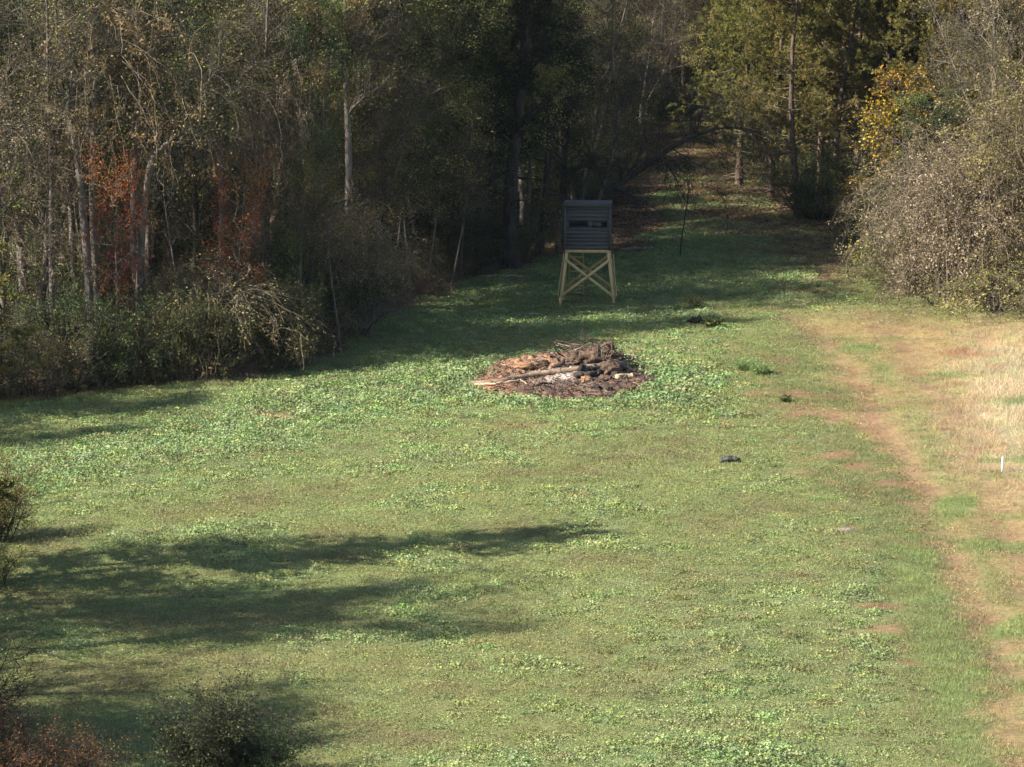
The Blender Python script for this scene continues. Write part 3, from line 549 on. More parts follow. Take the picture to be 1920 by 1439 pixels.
# shrubs along the left edge
rs = random.Random(8)
for i in range(44):
    t = i/43; y = 141+t*38; x = float(xl(y))-rs.uniform(.8, 3.5)
    k = rs.choice(['shrub0', 'shrub1', 'shrub2', 'shrub0', 'mound2'] if t < .62 else ['shrub1', 'pole0', 'shrub0', 'shrub1'])
    s = rs.uniform(.75, 1.15)*(1. if t < .5 else .8)
    lab = {'shrub0': 'rounded green shrub in the thicket row along the wood edge', 'shrub1': 'arching olive shrub with bare twigs along the wood edge', 'shrub2': 'tall dark glossy shrub along the wood edge', 'mound2': 'low vine-covered mound among the shrubs of the wood edge', 'pole0': 'thin sapling leaning out of the wood edge'}[k]
    uz = UV(x, y)[0]; lab = lab.replace('along the wood edge', 'of the wood edge').replace(' in the thicket row', '')+(' below the leaning trunks' if uz < 250 else ' below the orange trees' if uz < 450 else ' at the wood corner' if uz < 640 else ' by the leaning saplings' if uz < 900 else ' near the blind')
    plant(k, x, y, s, rs.uniform(0, 6.28), lab, lab)
for i in range(14):
    y = 141+rs.uniform(0, 1)*34; x = float(xl(y))-rs.uniform(.2, 1.0)
    plant('bramble0', x, y, rs.uniform(.5, .9), None, 'low brown bramble at the foot of the wood edge', 'brambles at the wood foot')

# woods left, right and beyond
LAB = {'leafy0': 'tall tree with thin olive autumn leaves inside the wood', 'leafy1': 'forked tree with thin olive autumn leaves inside the wood', 'leafy2': 'grey tree with brown autumn leaves inside the wood', 'bare0': 'nearly bare grey forked tree inside the wood', 'bare1': 'nearly bare single-stemmed grey tree inside the wood', 'ivy0': 'dark ivy-covered tree inside the wood', 'ivy1': 'green ivy-clad tree inside the wood', 'cedar0': 'dark cedar inside the wood', 'vinetree0': 'tree under a wide vine dome inside the wood', 'vinetree1': 'slim tree wrapped in tan vines inside the wood', 'pine2': 'wide low-branched yellow-green pine', 'pine0': 'tall yellow-green pine of the right-hand wood', 'pine1': 'shorter yellow-green pine of the right-hand wood', 'orange0': 'orange leaved young tree inside the wood', 'pole0': 'thin sapling inside the wood', 'shrub0': 'rounded green shrub under the trees', 'shrub1': 'olive twiggy shrub under the trees', 'shrub2': 'dark glossy shrub under the trees', 'yellow0': 'yellow leaved young tree inside the wood'}
LAB['leafy3'] = 'green-leaved autumn tree inside the wood'
def wild(kind, x, y, H):
    u = UV(x, y)[0]
    if y > 240: z = 'beyond the far end of the trail'
    elif x > xr(y): z = 'behind the right-hand vine thicket' if u > 1620 else 'along the right bank of the trail'
    elif u < 330: z = 'behind the leaning forked trunks'
    elif u < 560: z = 'behind the orange-leaved understory'
    elif u < 780: z = 'around the straight pale trunk'
    elif u < 1030: z = 'around the stout dark cedar'
    elif u < 1160: z = 'behind the hunting blind'
    else: z = 'along the left bank of the trail'
    lab = LAB[kind].replace(' inside the wood', '').replace(' under the trees', '').replace(' of the right-hand wood', '')+' '+z
    plant(kind, x, y, H/HT[kind], random.uniform(0, 6.28), lab, lab, H/HT[kind]*.5+.5)
rf = random.Random(12)
def pick(rng, opts): return rng.choices([o[0] for o in opts], [o[1] for o in opts])[0]
tries = 0; cnt = 0
while tries < 14000 and cnt < 230:
    tries += 1; y = rf.uniform(143, 262); x = rf.uniform(-34, 18)
    u, v = UV(x, y)
    if not (-330 < u < 1480): continue
    inl = x < float(xl(y))-(2.2 if y < 175 else 1.6); beyond = y > 246
    if not (inl or beyond): continue
    if not free(x, y, 1.9 if y < 200 else 2.3): continue
    if blocks(x, y) or (u < 40 and rf.random() < .6) or (60 < u < 520 and y < 170 and rf.random() < .45): continue
    hm = max_h(x, y, rf.random() < .5)
    if hm < 8: continue
    if u < 430: o = [('leafy0', 2.5), ('leafy2', 1.2), ('leafy3', 3), ('bare1', .3), ('vinetree0', .8), ('vinetree1', .5), ('ivy1', 2), ('ivy0', 1.2), ('orange0', 1)]
    elif u < 780: o = [('leafy0', 2.5), ('leafy1', 2.5), ('leafy2', 2), ('leafy3', 2), ('bare0', .5), ('bare1', .4), ('vinetree1', .6), ('ivy1', 1.2), ('orange0', .8)]
    elif u < 1030: o = [('ivy0', .8), ('ivy1', 3), ('cedar0', .6), ('bare0', 1), ('leafy1', 1.5), ('leafy3', 2), ('leafy2', .8)]
    else: o = [('bare0', 1.4), ('bare1', .8), ('leafy0', 2), ('leafy2', 1.5), ('leafy1', 1.5), ('leafy3', 1.2), ('cedar0', .8), ('ivy1', .8)]
    k = pick(rf, o); H = min(hm, HT[k]*rf.uniform(.85, 1.2)*(.6 if x > -6 and y > 186 else 1)) if k != 'orange0' else 7*rf.uniform(.8, 1.3)
    if k[:-1] not in ('orange',) and H < 6.5: continue
    if k == 'orange0' and u > 470: continue
    placed.append((x, y)); wild(k, x, y, H); cnt += 1
cnt = 0; tries = 0
while tries < 9000 and cnt < 95:
    tries += 1; y = rf.uniform(180, 262); x = rf.uniform(6, 36); u, v = UV(x, y)
    if x < float(xr(y))+1.2 or u > 2150 or not free(x, y, 2.4): continue
    if blocks(x, y): continue
    k = pick(rf, [('pine0', 5), ('pine1', 5), ('pine2', 3), ('cedar0', .5), ('leafy0', .6)])
    placed.append((x, y)); wild(k, x, y, HT[k]*rf.uniform(.85, 1.15)); cnt += 1
cnt = 0; tries = 0
while tries < 9000 and cnt < 300:
    tries += 1; y = rf.uniform(146, 262); x = rf.uniform(-32, 30); u, v = UV(x, y)
    if not (-300 < u < 2100): continue
    if not (x < float(xl(y))-1.5 or x > float(xr(y))+.8 or y > 246): continue
    near = min(abs(x-float(xl(y))), abs(x-float(xr(y)))) < 4
    if not near and rf.random() < .45: continue
    k = pick(rf, [('shrub0', 2.2), ('shrub1', 2.4), ('shrub2', 1.6), ('pole0', 1.6)])
    wild(k, x, y, HT[k]*rf.uniform(.7, 1.35)*(.7 if near and y > 185 else 1)); cnt += 1

for i in range(60):
    y = rf.uniform(262, 305); u = rf.uniform(1050, 1560); x = (u-960)/FPX*y; wild(pick(rf, [('leafy0', 2), ('leafy1', 2), ('bare0', 1), ('leafy3', 1), ('pine0', 1), ('shrub0', 2), ('shrub1', 2)]), x, y, rf.uniform(13, 18) if i % 3 else rf.uniform(4, 6))

# off the frame on the left: the trees whose shadows cross the field
SIDE = [('pine2', -16.7, 110.0, 14.6, 1.05, 'yellow-green pine at the left of the field, branch tips over the grass'), ('ivy0', -20.2, 108.6, 15.5, 1.1, 'dark ivy tree in the left tree row above the long shadows'), ('ivy1', -18.7, 104.6, 12.8, 1.1, 'green leafy tree beside the pine at the left of the field'),
        ('ivy0', -20.9, 102.0, 15, 1.1, 'tall dark ivy tree behind the green leafy one left of the field'), ('leafy1', -19.6, 106.4, 13.6, 1.05, 'forked olive tree close behind the pine at the left of the field'), ('leafy2', -18.2, 101.0, 12.4, 1.05, 'lower brown-leaved tree in the row left of the field'), ('ivy1', -16.4, 92.4, 9.2, 1.1, 'green ivy tree between the dark ivy trees left of the field'), ('leafy3', -18.2, 98.9, 12.2, 1, 'green-leaved autumn tree in the row left of the field'), ('ivy1', -18.9, 95.2, 12.4, 1, 'green ivy tree in the row left of the field'), ('ivy0', -15.4, 90.6, 8.6, 1.15, 'dark ivy tree below the red-leaved shrub, shading the grass'), ('ivy0', -17.2, 90.6, 9.8, 1.15, 'second dark ivy tree behind the one below the red-leaved shrub'), ('ivy0', -14.8, 88.4, 8.6, 1.15, 'third dark ivy tree beside the one below the red-leaved shrub'), ('cedar0', -18.5, 89.4, 11, 1.2, 'dark cedar behind the ivy trees left of the field'),
        ('cedar0', -24, 137, 11.5, 1, 'dark cedar at the left end of the wood edge'), ('ivy0', -24.6, 130, 10.2, 1, 'dark ivy tree beside the cedar at the wood end'), ('ivy0', -22.2, 135.6, 9.5, 1, 'lower dark ivy tree between cedar and shrub row'), ('ivy1', -21.6, 139.2, 9.5, 1, 'green ivy tree at the left end of the shrub row')]
for k, x, y, H, wd, lab in SIDE: placed.append((x, y)); plant(k, x, y, H/HT[k], .7, lab, None, wd)

# ------------------------------------------------------------------ single trees drawn from their own trunk lines
def line(pts, Y, z0=None):
    q = np.array([PY(a, b, Y) for a, b in pts]); o = np.array([q[0][0], Y, gz(q[0][0], Y)]); return q-o, o
def own_tree(name, label, parts, o):
    e = empty(name, tuple(o)); tag(e, label, 'tree'); placed.append((o[0], o[1]))
    for nm, me in parts: obj(nm, me, e)
    return e
def leaf_ball(seed, c, r, n, leaf, size=(.07, .12)):
    rng = np.random.default_rng(seed); g = G(); d = rng.normal(size=(n, 3)); d /= np.linalg.norm(d, axis=1, keepdims=True)
    q = d*rng.uniform(.3, 1, (n, 1))**.5*(1+.3*np.sin(d[:, :1]*5+d[:, 2:]*4)); g.leaves(np.array(c)+q*np.array(r), rng, size, .7, .3, 0)
    h = G(); st = np.array(c)+d[:200]*.2; A, R = grow(rng, st, d[:200]*np.array(r), rng.uniform(.5, 1.1, 200)*r[2], np.full(200, .012), 5, .25, -.1); g.tubes(A, R, 3, 1)
    return g.mesh('ivy', [M[leaf], M['twig_dark']])
Y4 = P(643, 622)[1]
L4, o4 = line([(641, 622), (648, 575), (652, 480), (654, 360), (653, 240), (647, 140), (645, 40), (650, -80), (648, -200)], Y4)
d4, _ = tree_proto(61, 17, .19, 'bark_pale', 'twig_grey', 'leaf_brown', .52, limbs=24, ll=(1.4, 3.), br=7, tw=6, leaves=4, spine=L4, ang=(.5, 1.))
own_tree('pale_tree', 'straight pale-barked tree with a dark ivy clump high on its trunk', [('trunk', d4['trunk']), ('crown', d4['crown']), ('ivy', leaf_ball(3, PY(640, 85, Y4)-o4, (.55, .55, 1.1), 2600, 'leaf_dark'))], o4)
Y8 = P(1122, 470)[1]
L8, o8 = line([(1122, 470), (1122, 420), (1124, 385), (1142, 355), (1192, 326), (1245, 285), (1310, 246), (1385, 235), (1440, 255)], Y8)
d8, _ = tree_proto(62, 9, .21, 'bark_dark', 'twig_dark', 'leaf_dark', .3, limbs=30, ll=(1.2, 3.0), br=8, tw=6, leaves=.7, spine=L8, ang=(.5, 1.3), trop=-.05, wig=.13, twigr=.012)
L8b, _ = line([(1122, 470), (1123, 400), (1130, 340), (1152, 290), (1160, 215), (1150, 150), (1148, 70), (1150, -20)], Y8); 
d8b, _ = tree_proto(63, 10, .13, 'bark_grey', 'twig_grey', 'leaf_olive', .35, limbs=22, ll=(1., 2.4), br=7, tw=6, leaves=3, spine=L8b, ang=(.4, 1.1), trop=.02)
own_tree('arching_tree', 'dark tree arching its leaning trunk and twigs over the trail behind the blind', [('trunk', d8['trunk']), ('crown', d8['crown']), ('trunk', d8b['trunk']), ('crown', d8b['crown'])], o8)
def spined(seed, pts, py, r, bark, label, leaves=3, leaf='leaf_olive', t0=.55, name='slender_tree', limbs=16, trop=.03, ll=(1., 2.4)):
    Y = P(pts[0][0], py)[1]; L, o = line([(pts[0][0], py)]+pts[1:], Y); d, _ = tree_proto(seed, 12, r, bark, 'twig_grey', leaf, t0, limbs=limbs, ll=ll, br=6, tw=6, leaves=leaves, spine=L, trop=trop)
    own_tree(name, label, [('trunk', d['trunk']), ('crown', d['crown'])], o)
spined(64, [(104, 702), (97, 560), (96, 440), (97, 340), (93, 250), (88, 150), (90, 40), (85, -40)], 704, .12, 'bark_pale', 'pale white-barked slender tree rising from the dark shrubs')
spined(65, [(172, 700), (166, 500), (155, 400), (148, 310), (134, 240), (122, 190), (150, 140), (200, 120)], 706, .17, 'bark_pale', 'leaning brown trunk bending over under the vine dome', 2, t0=.7)
spined(66, [(186, 700), (178, 500), (172, 380), (173, 270), (180, 160), (176, 60), (180, -40)], 700, .15, 'bark_grey', 'upright grey trunk beside the bending brown trunk', 4)
spined(67, [(262, 695), (262, 460), (272, 380), (280, 300), (300, 280), (335, 255), (380, 200), (400, 120)], 698, .16, 'bark_grey', 'grey trunk forking right below the vine dome', 4, t0=.6)
spined(68, [(505, 640), (500, 480), (500, 330), (495, 200), (500, 60), (505, -60)], 655, .14, 'bark_grey', 'grey upright trunk between the two orange trees', 5)
spined(69, [(414, 650), (415, 420), (413, 330), (420, 200), (415, 60)], 662, .12, 'bark_pale', 'thin pale trunk in front of the orange understory', 5)
spined(70, [(985, 480), (990, 380), (998, 250), (1000, 120), (1005, 0), (1005, -80)], 482, .12, 'bark_grey', 'pale slim trunk between the stout cedar and the blind', 4)
spined(71, [(896, 500), (897, 380), (893, 250), (890, 120), (890, 0)], 505, .2, 'bark_dark', 'dark straight trunk left of the stout cedar', 4, 'leaf_dark')
for i, (a, b, c_) in enumerate([(640, 660, -25), (735, 560, 20), (770, 560, -15), (800, 545, 25), (822, 540, -10), (845, 545, 35), (862, 530, 12), (700, 600, -18)]):
    spined(80+i, [(a, b), (a+c_*.5, b-90), (a+c_, b-190), (a+c_*1.1, b-280)], b, .05, 'bark_grey', ['thin crooked sapling at the corner shrub below the pale trunk', 'thin sapling rising behind the pale sunlit-patch lump on the litter', 'sapling leaning left behind the pale sunlit-patch lump', 'sapling leaning right toward the dark straight trunk', 'upright thin sapling among the leaning ones', 'strongly leaning thin sapling by the dark straight trunk', 'thin sapling at the foot of the dark straight trunk', 'leaning sapling beside the vine curtain at the wood corner'][i], 3, t0=.4, name='sapling', limbs=9, ll=(.5, 1.1))
special('pole1', 1275, 482, 6.6, 'thin dark leafless sapling standing in the trail grass', rz=.4)
special('pole1', 1362, 442, 2.4, 'short thin dark sapling in the leafy trail', rz=1.4)
special('vinetree1', 1895, 470, 15, 'tree hung with pale vines above the right-hand thicket', rz=.2)

# ------------------------------------------------------------------ boxes, beams, logs, lumps
def beam_mesh(name, p, q, wd, th, mat, up=(0, 0, 1), bev=.006):
    p, q = Vector(p), Vector(q); d = (q-p); L = d.length; d.normalize(); u = Vector(up)
    s = d.cross(u); 
    if s.length < 1e-3: s = d.cross(Vector((0, 1, 0)))
    s.normalize(); t = s.cross(d)
    v = []; b = bev
    for k, sh in ((0, b), (b, 0), (L-b, 0), (L, b)):
        for a, c in ((-1, -1), (1, -1), (1, 1), (-1, 1)): v.append(p+d*k+s*a*(wd/2-sh)+t*c*(th/2-sh))
    f = []
    for k in range(3):
        for j in range(4): f.append([k*4+j, k*4+(j+1) % 4, k*4+4+(j+1) % 4, k*4+4+j])
    f += [[3, 2, 1, 0], [12, 13, 14, 15]]
    return mesh_from(name, np.array([tuple(x) for x in v]), np.array(f), [mat])
def log_mesh(name, pts, r, mat, seed=0, sides=9, K=14, taper=.7, rag=.16):
    rng = np.random.default_rng(seed); sp = np.array(pts, float); q = np.linspace(0, len(sp)-1, K); k = np.minimum(q.astype(int), len(sp)-2); f = (q-k)[:, None]; T = sp[k]*(1-f)+sp[k+1]*f
    T = T+rng.normal(size=T.shape)*r*.22; T = np.concatenate([T[:1]-(T[1]-T[0])*.01, T, T[-1:]+(T[-1]-T[-2])*.01]); R = r*np.linspace(1, taper, K+2)*(1+rng.normal(size=K+2)*.08); R[0] *= .05; R[-1] *= .05
    g = G(); g.tubes(T[None], R[None], sides); v = g.V[0].reshape(K+2, sides, 3); c = T[:, None]; v = c+(v-c)*(1+rng.normal(size=(K+2, sides, 1))*rag); g.V[0] = v.reshape(-1, 3)
    return g.mesh(name, [mat], True)
def lump_mesh(name, r, mat, seed=0, rough=.35, n=28, m=40, cut=-.5):
    rng = np.random.default_rng(seed); th = np.linspace(0, np.pi, n); ph = np.arange(m)*2*np.pi/m; T, Pp = np.meshgrid(th, ph, indexing='ij')
    d = np.stack([np.sin(T)*np.cos(Pp), np.sin(T)*np.sin(Pp), np.cos(T)], -1).reshape(-1, 3)
    k = 1+rough*((fbm(d[:, 0]*2+seed, d[:, 1]*2+d[:, 2]*3, .8, seed, 4)-.5)*2.2)+rough*.7*(fbm(d[:, 0]*9+seed*3, d[:, 1]*9+d[:, 2]*7, 1., seed+3, 3)-.5)+rng.normal(size=len(d))*rough*.07
    k[:m] = k[0]; k[-m:] = k[-1]
    v = d*k[:, None]*np.array(r); v[:, 2] = np.maximum(v[:, 2], cut*r[2])
    i = (np.arange(n-1)[:, None]*m+np.arange(m)[None]); j = (np.arange(n-1)[:, None]*m+(np.arange(m)[None]+1) % m)
    f = np.stack([i, i+m, j+m, j], -1).reshape(-1, 4)
    return mesh_from(name, v, f, [mat], smooth=True)

# ------------------------------------------------------------------ hunting blind
def hunting_blind():
    fx, fy, _ = P(1103, 571); cx, cyy = fx, fy+1.1; z = gz(cx, cyy)-.02
    e = empty('hunting_blind', (cx, cyy, z), math.radians(-2.5)); tag(e, 'dark slate box hunting blind on splayed pale lumber legs with cross braces', 'hunting blind')
    W, D, ZB, ZT = .885, .9, 2.27, 4.02; rr = random.Random(3)
    lm, sm = M['lumber'], M['slate_board']
    for sx in (-1, 1):
        for sy in (-1, 1): obj('leg', beam_mesh('leg', (sx*1.1, sy*1.1, -.12), (sx*.83, sy*.84, 2.16), .115, .115, lm, (0, 1, 0)), e)
    def at(sx, sy, t): return np.array([sx*(1.1-.27*t), sy*(1.1-.26*t), 2.16*t])
    for sy in (-1, 1):
        for k, sx in enumerate((-1, 1)):
            a = at(sx, sy, .86); b = at(-sx, sy, .19); o = np.array([0, sy*(.086+.042*k), 0]); obj('brace', beam_mesh('brace', a+o, b+o, .035, .11, lm), e)
    for sx in (-1, 1):
        for k, sy in enumerate((-1, 1)):
            a = at(sx, sy, .86); b = at(sx, -sy, .19); o = np.array([sx*(.086+.042*k), 0, 0]); obj('brace', beam_mesh('brace', a+o, b+o, .035, .095, lm), e)
    for sy in (-1, 1): obj('floor_beam', beam_mesh('floor_beam', (-W-.02, sy*.88, 2.205), (W+.02, sy*.88, 2.205), .045, .12, lm), e)
    for sx in (-1, 1): obj('floor_beam', beam_mesh('floor_beam', (sx*.86, -.85, 2.2), (sx*.86, .85, 2.2), .045, .11, lm), e)
    obj('floor_panel', beam_mesh('floor_panel', (-W+.02, 0, 2.28), (W-.02, 0, 2.28), 1.74, .02, lm), e)
    rows = [(ZB+.15*k, ZB+.15*(k+1)) for k in range(6)]+[(3.41+.1525*k, 3.41+.1525*(k+1)) for k in range(4)]
    me_row = {}
    def board(a, b, z0, z1, side):
        # side: 0 front,1 back (along x), 2 left,3 right (along y)
        off = rr.uniform(0, .006); zc = (z0+z1)/2; h = z1-z0-.005
        if side < 2: yy = (-1 if side == 0 else 1)*(D+.012+off); p, q = (a, yy, zc), (b, yy, zc)
        else: xx = (-1 if side == 2 else 1)*(W+.012+off); p, q = (xx, a, zc), (xx, b, zc)
        obj('board', beam_mesh('board', p, q, .022, h, sm, bev=.004), e)
    for side in range(4):
        ext = W-.002 if side < 2 else D-.002
        for z0, z1 in rows: board(-ext, ext, z0, z1, side)
        gaps = [(-ext, -.73), (.0, .19), (.79, ext)] if side == 0 else [(-ext, ext)] if side == 1 else [(-ext, -.5), (.5, ext)]
        for a, b in gaps: board(a, b, 3.17, 3.41, side)
        wins = [(-.73, 0.), (.19, .79)] if side == 0 else []
        for a, b in wins:                                  # sill and drop-down shutter edge
            if side < 2:
                yy = (-1 if side == 0 else 1)*(D+.035); obj('window_sill', beam_mesh('window_sill', (a, yy, 3.165), (b, yy, 3.165), .04, .028, sm), e)
                y2 = (-1 if side == 0 else 1)*(D-.03); obj('window_head', beam_mesh('window_head', (a, y2, 3.425), (b, y2, 3.425), .04, .04, sm), e)
    # half open shutter inside the right window
    obj('shutter', beam_mesh('shutter', (.2, -D+.05, 3.29), (.56, -D+.05, 3.29), .015, .20, sm), e)
    for sx in (-1, 1):
        for sy in (-1, 1): obj('corner_trim', beam_mesh('corner_trim', (sx*(W+.012), sy*(D+.014), ZB-.03), (sx*(W+.012), sy*(D+.014), ZT), .085, .085, sm, (0, 1, 0)), e)
    r = obj('roof', beam_mesh('roof', (0, -D-.14, 4.12), (0, D+.16, 4.02), 2*W+.16, .05, M['roof_felt']), e)
    obj('fascia', beam_mesh('fascia', (-W-.075, -D-.115, 4.055), (W+.075, -D-.115, 4.055), .022, .10, sm), r)
    lad = obj('ladder', beam_mesh('ladder', (-.80, 2.0, -.1), (-.80, .98, 2.25), .04, .09, lm, (0, 1, 0)), e)
    obj('stringer', beam_mesh('stringer', (-.22, 2.0, -.1), (-.22, .98, 2.25), .04, .09, lm, (0, 1, 0)), lad)
    for k in range(7):
        t = (k+.8)/7.6; yy = 2.0-1.02*t; zz = -.1+2.35*t; obj('step', beam_mesh('step', (-.775, yy, zz), (-.245, yy, zz), .13, .036, lm), lad)
    return e
hunting_blind()

# ------------------------------------------------------------------ burn pile
def pile_h(x, y):
    r = np.hypot((x-PILE[0])/3.4, (y-PILE[1])/4.4); n = fbm(x, y, 1.1, 91)-.5; n2 = fbm(x, y, .32, 92)-.5
    c1 = P(1115, 694); c2 = P(1030, 690); c3 = P(960, 696); c4 = P(1090, 712)
    def bl(c, sx, sy): return np.exp(-((x-c[0])/sx)**2-((y-c[1])/sy)**2)
    h = .14*ss(1.05, .75, r)+.50*bl(c1, .95, 1.1)+.34*bl(c2, .9, 1.)+.26*bl(c3, .9, .9)+.20*bl(c4, 1.0, 1.1)
    return h*(1+n*.9)*ss(1.1, .9, r)+n2*.26*ss(1.05, .8, r)+(fbm(x, y, .16, 93, 2)-.5)*.10*ss(1.05, .8, r)-.06*ss(.9, 1.08, r)
def make_pile():
    k = 200; xs = np.linspace(PILE[0]-3.9, PILE[0]+3.9, k); ys = np.linspace(PILE[1]-5.1, PILE[1]+5.1, k); X, Y = np.meshgrid(xs, ys); x = X.ravel(); y = Y.ravel()
    h = pile_h(x, y); zz = ground_z(x, y)+h
    r = np.hypot((x-PILE[0])/3.6, (y-PILE[1])/4.7)*(1+(fbm(x, y, 2.6, 21)-.5)*.55+(fbm(x, y, .9, 31)-.5)*.5)
    u, v = UV(x, y, 0.); n = fbm(x, y, .5, 33)-.5; n2 = fbm(x, y, .22, 34, 3)-.5
    c = np.tile(np.array([.125, .08, .058]), (len(x), 1))
    c = mixc(c, np.array([.06, .045, .038]), ss(-.02, .16, n+.3*n2)*.8)
    c = mixc(c, np.array([.28, .16, .095]), np.clip(np.exp(-((u-990)/60)**2-((v-698)/18)**2)*1.0+ss(.12, .22, -n)*.35, 0, 1))
    c = mixc(c, np.array([.36, .17, .09]), np.clip(np.exp(-((u-915)/40)**2-((v-728)/16)**2), 0, 1)*.8)
    c = mixc(c, np.array([.46, .40, .36]), np.clip(np.exp(-((u-1055)/50)**2-((v-713)/9)**2)*1.2*(.6+n2*2), 0, 1))
    c = c*(1+n2*.7)[:, None]
    i = (np.arange(k-1)[:, None]*k+np.arange(k-1)[None]).ravel(); f = np.stack([i, i+1, i+k+1, i+k], 1)
    keep = r[f].max(1) < 1.1; f = f[keep]
    o = obj('dirt_mound', mesh_from('dirt_mound', np.stack([x, y, zz], 1), f, [M['ground']], smooth=True, col=c)); tag(o, 'low mound of burnt brown soil, orange clay and grey ash in the clover', 'dirt mound')
make_pile()
def surf(x, y): return float(ground_z(np.array([x]), np.array([y]))[0]+max(0, pile_h(np.array([x]), np.array([y]))[0]))
def on_pile(px, py, lift=0.):                 # pixel -> point on the mound surface
    z = .2
    for _ in range(8): p = P(px, py, z); z = .5*z+.5*(surf(p[0], p[1])+lift)
    return np.array([p[0], p[1], surf(p[0], p[1])+lift])
def log(label, pix, r, mat, lift=.1, seed=0, taper=.7, name='log', cat='log'):
    w = [on_pile(a, b, (lift[i] if isinstance(lift, (list, tuple)) else lift)) for i, (a, b) in enumerate(pix)]; o = w[0].copy()
    t = obj(name, log_mesh(name, [q-o for q in w], r, mat, seed, taper=taper), None, tuple(o)); tag(t, label, cat); return t
long_log = log('long grey weathered log lying across the burn pile', [(1175, 684), (1110, 690), (1040, 697), (985, 706), (930, 714), (884, 718)], .13, M['dry_wood'], [.22, .2, .14, .1, .08, .07], 1, .55)
log('thin pale branch under the left end of the long log', [(888, 722), (930, 720), (975, 716)], .05, M['pale_wood'], .05, 2)
log('charred stub standing at a slant above the orange clay', [(1028, 700), (1042, 690), (1058, 680)], .09, M['char_wood'], [.0, .15, .25], 3, .9)
log('black charred log end below the root clump', [(1085, 693), (1100, 692), (1120, 690)], .15, M['char_wood'], .16, 4, .9)
log('charred flat log piece in front of the black log end', [(1080, 702), (1105, 702), (1128, 699)], .12, M['char_wood'], .08, 5, .8)
log('dark log sloping off the right of the burn pile', [(1140, 682), (1165, 690), (1195, 698)], .12, M['char_wood'], [.2, .12, .06], 6)
log('pale split log chunk with a charred end at the right of the pile', [(1157, 707), (1172, 706), (1188, 704)], .10, M['pale_wood'], .08, 7, .9)
log('charred split log behind the pale chunk', [(1150, 702), (1170, 701), (1184, 700)], .10, M['char_wood'], .1, 8, .9)
log('dark thin stick across the grey ash', [(1005, 723), (1020, 720), (1035, 718)], .05, M['char_wood'], .04, 9)
log('thin bent root arching over the right slope', [(1172, 690), (1178, 684), (1182, 694)], .02, M['dry_wood'], [.1, .3, .05], 10, .5, 'root', 'root')
log('thin dry stick in the bare soil right of the pile', [(1188, 718), (1196, 722), (1204, 727)], .025, M['pale_wood'], .03, 11, .6, 'stick', 'stick')
log('pale thin stick below the long log', [(975, 712), (985, 718), (990, 722)], .025, M['pale_wood'], .04, 12, .6, 'stick', 'stick')
log('short grey stick poking up by the orange clay', [(1000, 694), (1003, 688), (1004, 682)], .03, M['dry_wood'], [0, .1, .2], 13, .6, 'stick', 'stick')
def lump(label, px, py, r, mat, seed, name='clod', cat='clod', lift=0., rough=.4):
    p = on_pile(px, py); o = obj(name, lump_mesh(name, r, mat, seed, rough), None, (p[0], p[1], p[2]+r[2]*.3+lift)); tag(o, label, cat); return o
R_, C_ = M['root_soil'], M['char_wood']
root = lump('largest tangled root clump crowning the burn pile', 1120, 690, (.72, .6, .38), R_, 1, 'root_clump', 'root clump', .05, .9)
def roots(parent, seed, n, r):
    rng = np.random.default_rng(seed); g = G(); d = rng.normal(size=(n, 3)); d[:, 2] = np.abs(d[:, 2])*.7; d /= np.linalg.norm(d, axis=1, keepdims=True)
    A, R = grow(rng, d*np.array(r)*.75, d+rng.normal(size=(n, 3))*.4, rng.uniform(.15, .5, n), rng.uniform(.01, .022, n), 6, .35, -.06); g.tubes(A, R, 4); obj('roots', g.mesh('roots', [M['dry_wood']]), parent)
roots(root, 1, 140, (.75, .6, .5))
q = lump('round root clump beside the largest one', 1142, 686, (.34, .34, .32), R_, 2, 'root_clump', 'root clump', .14, .9); roots(q, 2, 26, (.36, .36, .42))
q = lump('dark root clump above the orange clay', 1082, 688, (.42, .4, .34), R_, 3, 'root_clump', 'root clump', .08, .7); roots(q, 3, 26, (.42, .4, .34))
lump('mossy brown root ball below the long log', 1144, 701, (.38, .35, .30), R_, 4, 'root_clump', 'root clump', .05, .5)
for lab, px, py, r, mt, sd in [('orange clay slab at the upper left of the pile', 985, 692, (.33, .28, .16), 'clay', 5), ('orange clay slab under the charred stub', 1052, 688, (.34, .22, .14), 'clay', 6), ('small orange clay lump near the pile foot', 922, 734, (.17, .16, .12), 'clay', 7), ('whitish stone on the pile foot', 944, 742, (.12, .10, .08), 'stone', 8), ('pinkish stone at the front edge of the pile', 953, 758, (.2, .15, .11), 'stone', 9), ('dark burnt chunk on the right pile foot', 1118, 728, (.14, .12, .1), 'char', 10), ('dark burnt chunk beside another on the right pile foot', 1142, 728, (.13, .12, .1), 'char', 11), ('burnt brown clod at the right rim', 1186, 728, (.2, .18, .14), 'root', 12), ('brown clod at the front rim by the clover', 1108, 756, (.12, .11, .08), 'root', 13), ('brown soil clod right of the grey ash', 1135, 714, (.26, .22, .16), 'root', 14), ('sandy clay clod beside the ash', 1100, 715, (.22, .2, .14), 'clay', 15), ('brown clod on the orange clay', 1020, 684, (.24, .2, .16), 'root', 16)]:
    if mt == 'clay' and 'clay' not in M: M['clay'] = rough_mat('clay', (.13, .075, .045), (.38, .23, .135), 7, rough=1, bump=.8, c3=(.27, .15, .085))
    lump(lab, px, py, r, {'clay': M.get('clay'), 'stone': M['stone'], 'char': C_, 'root': R_}[mt], sd)
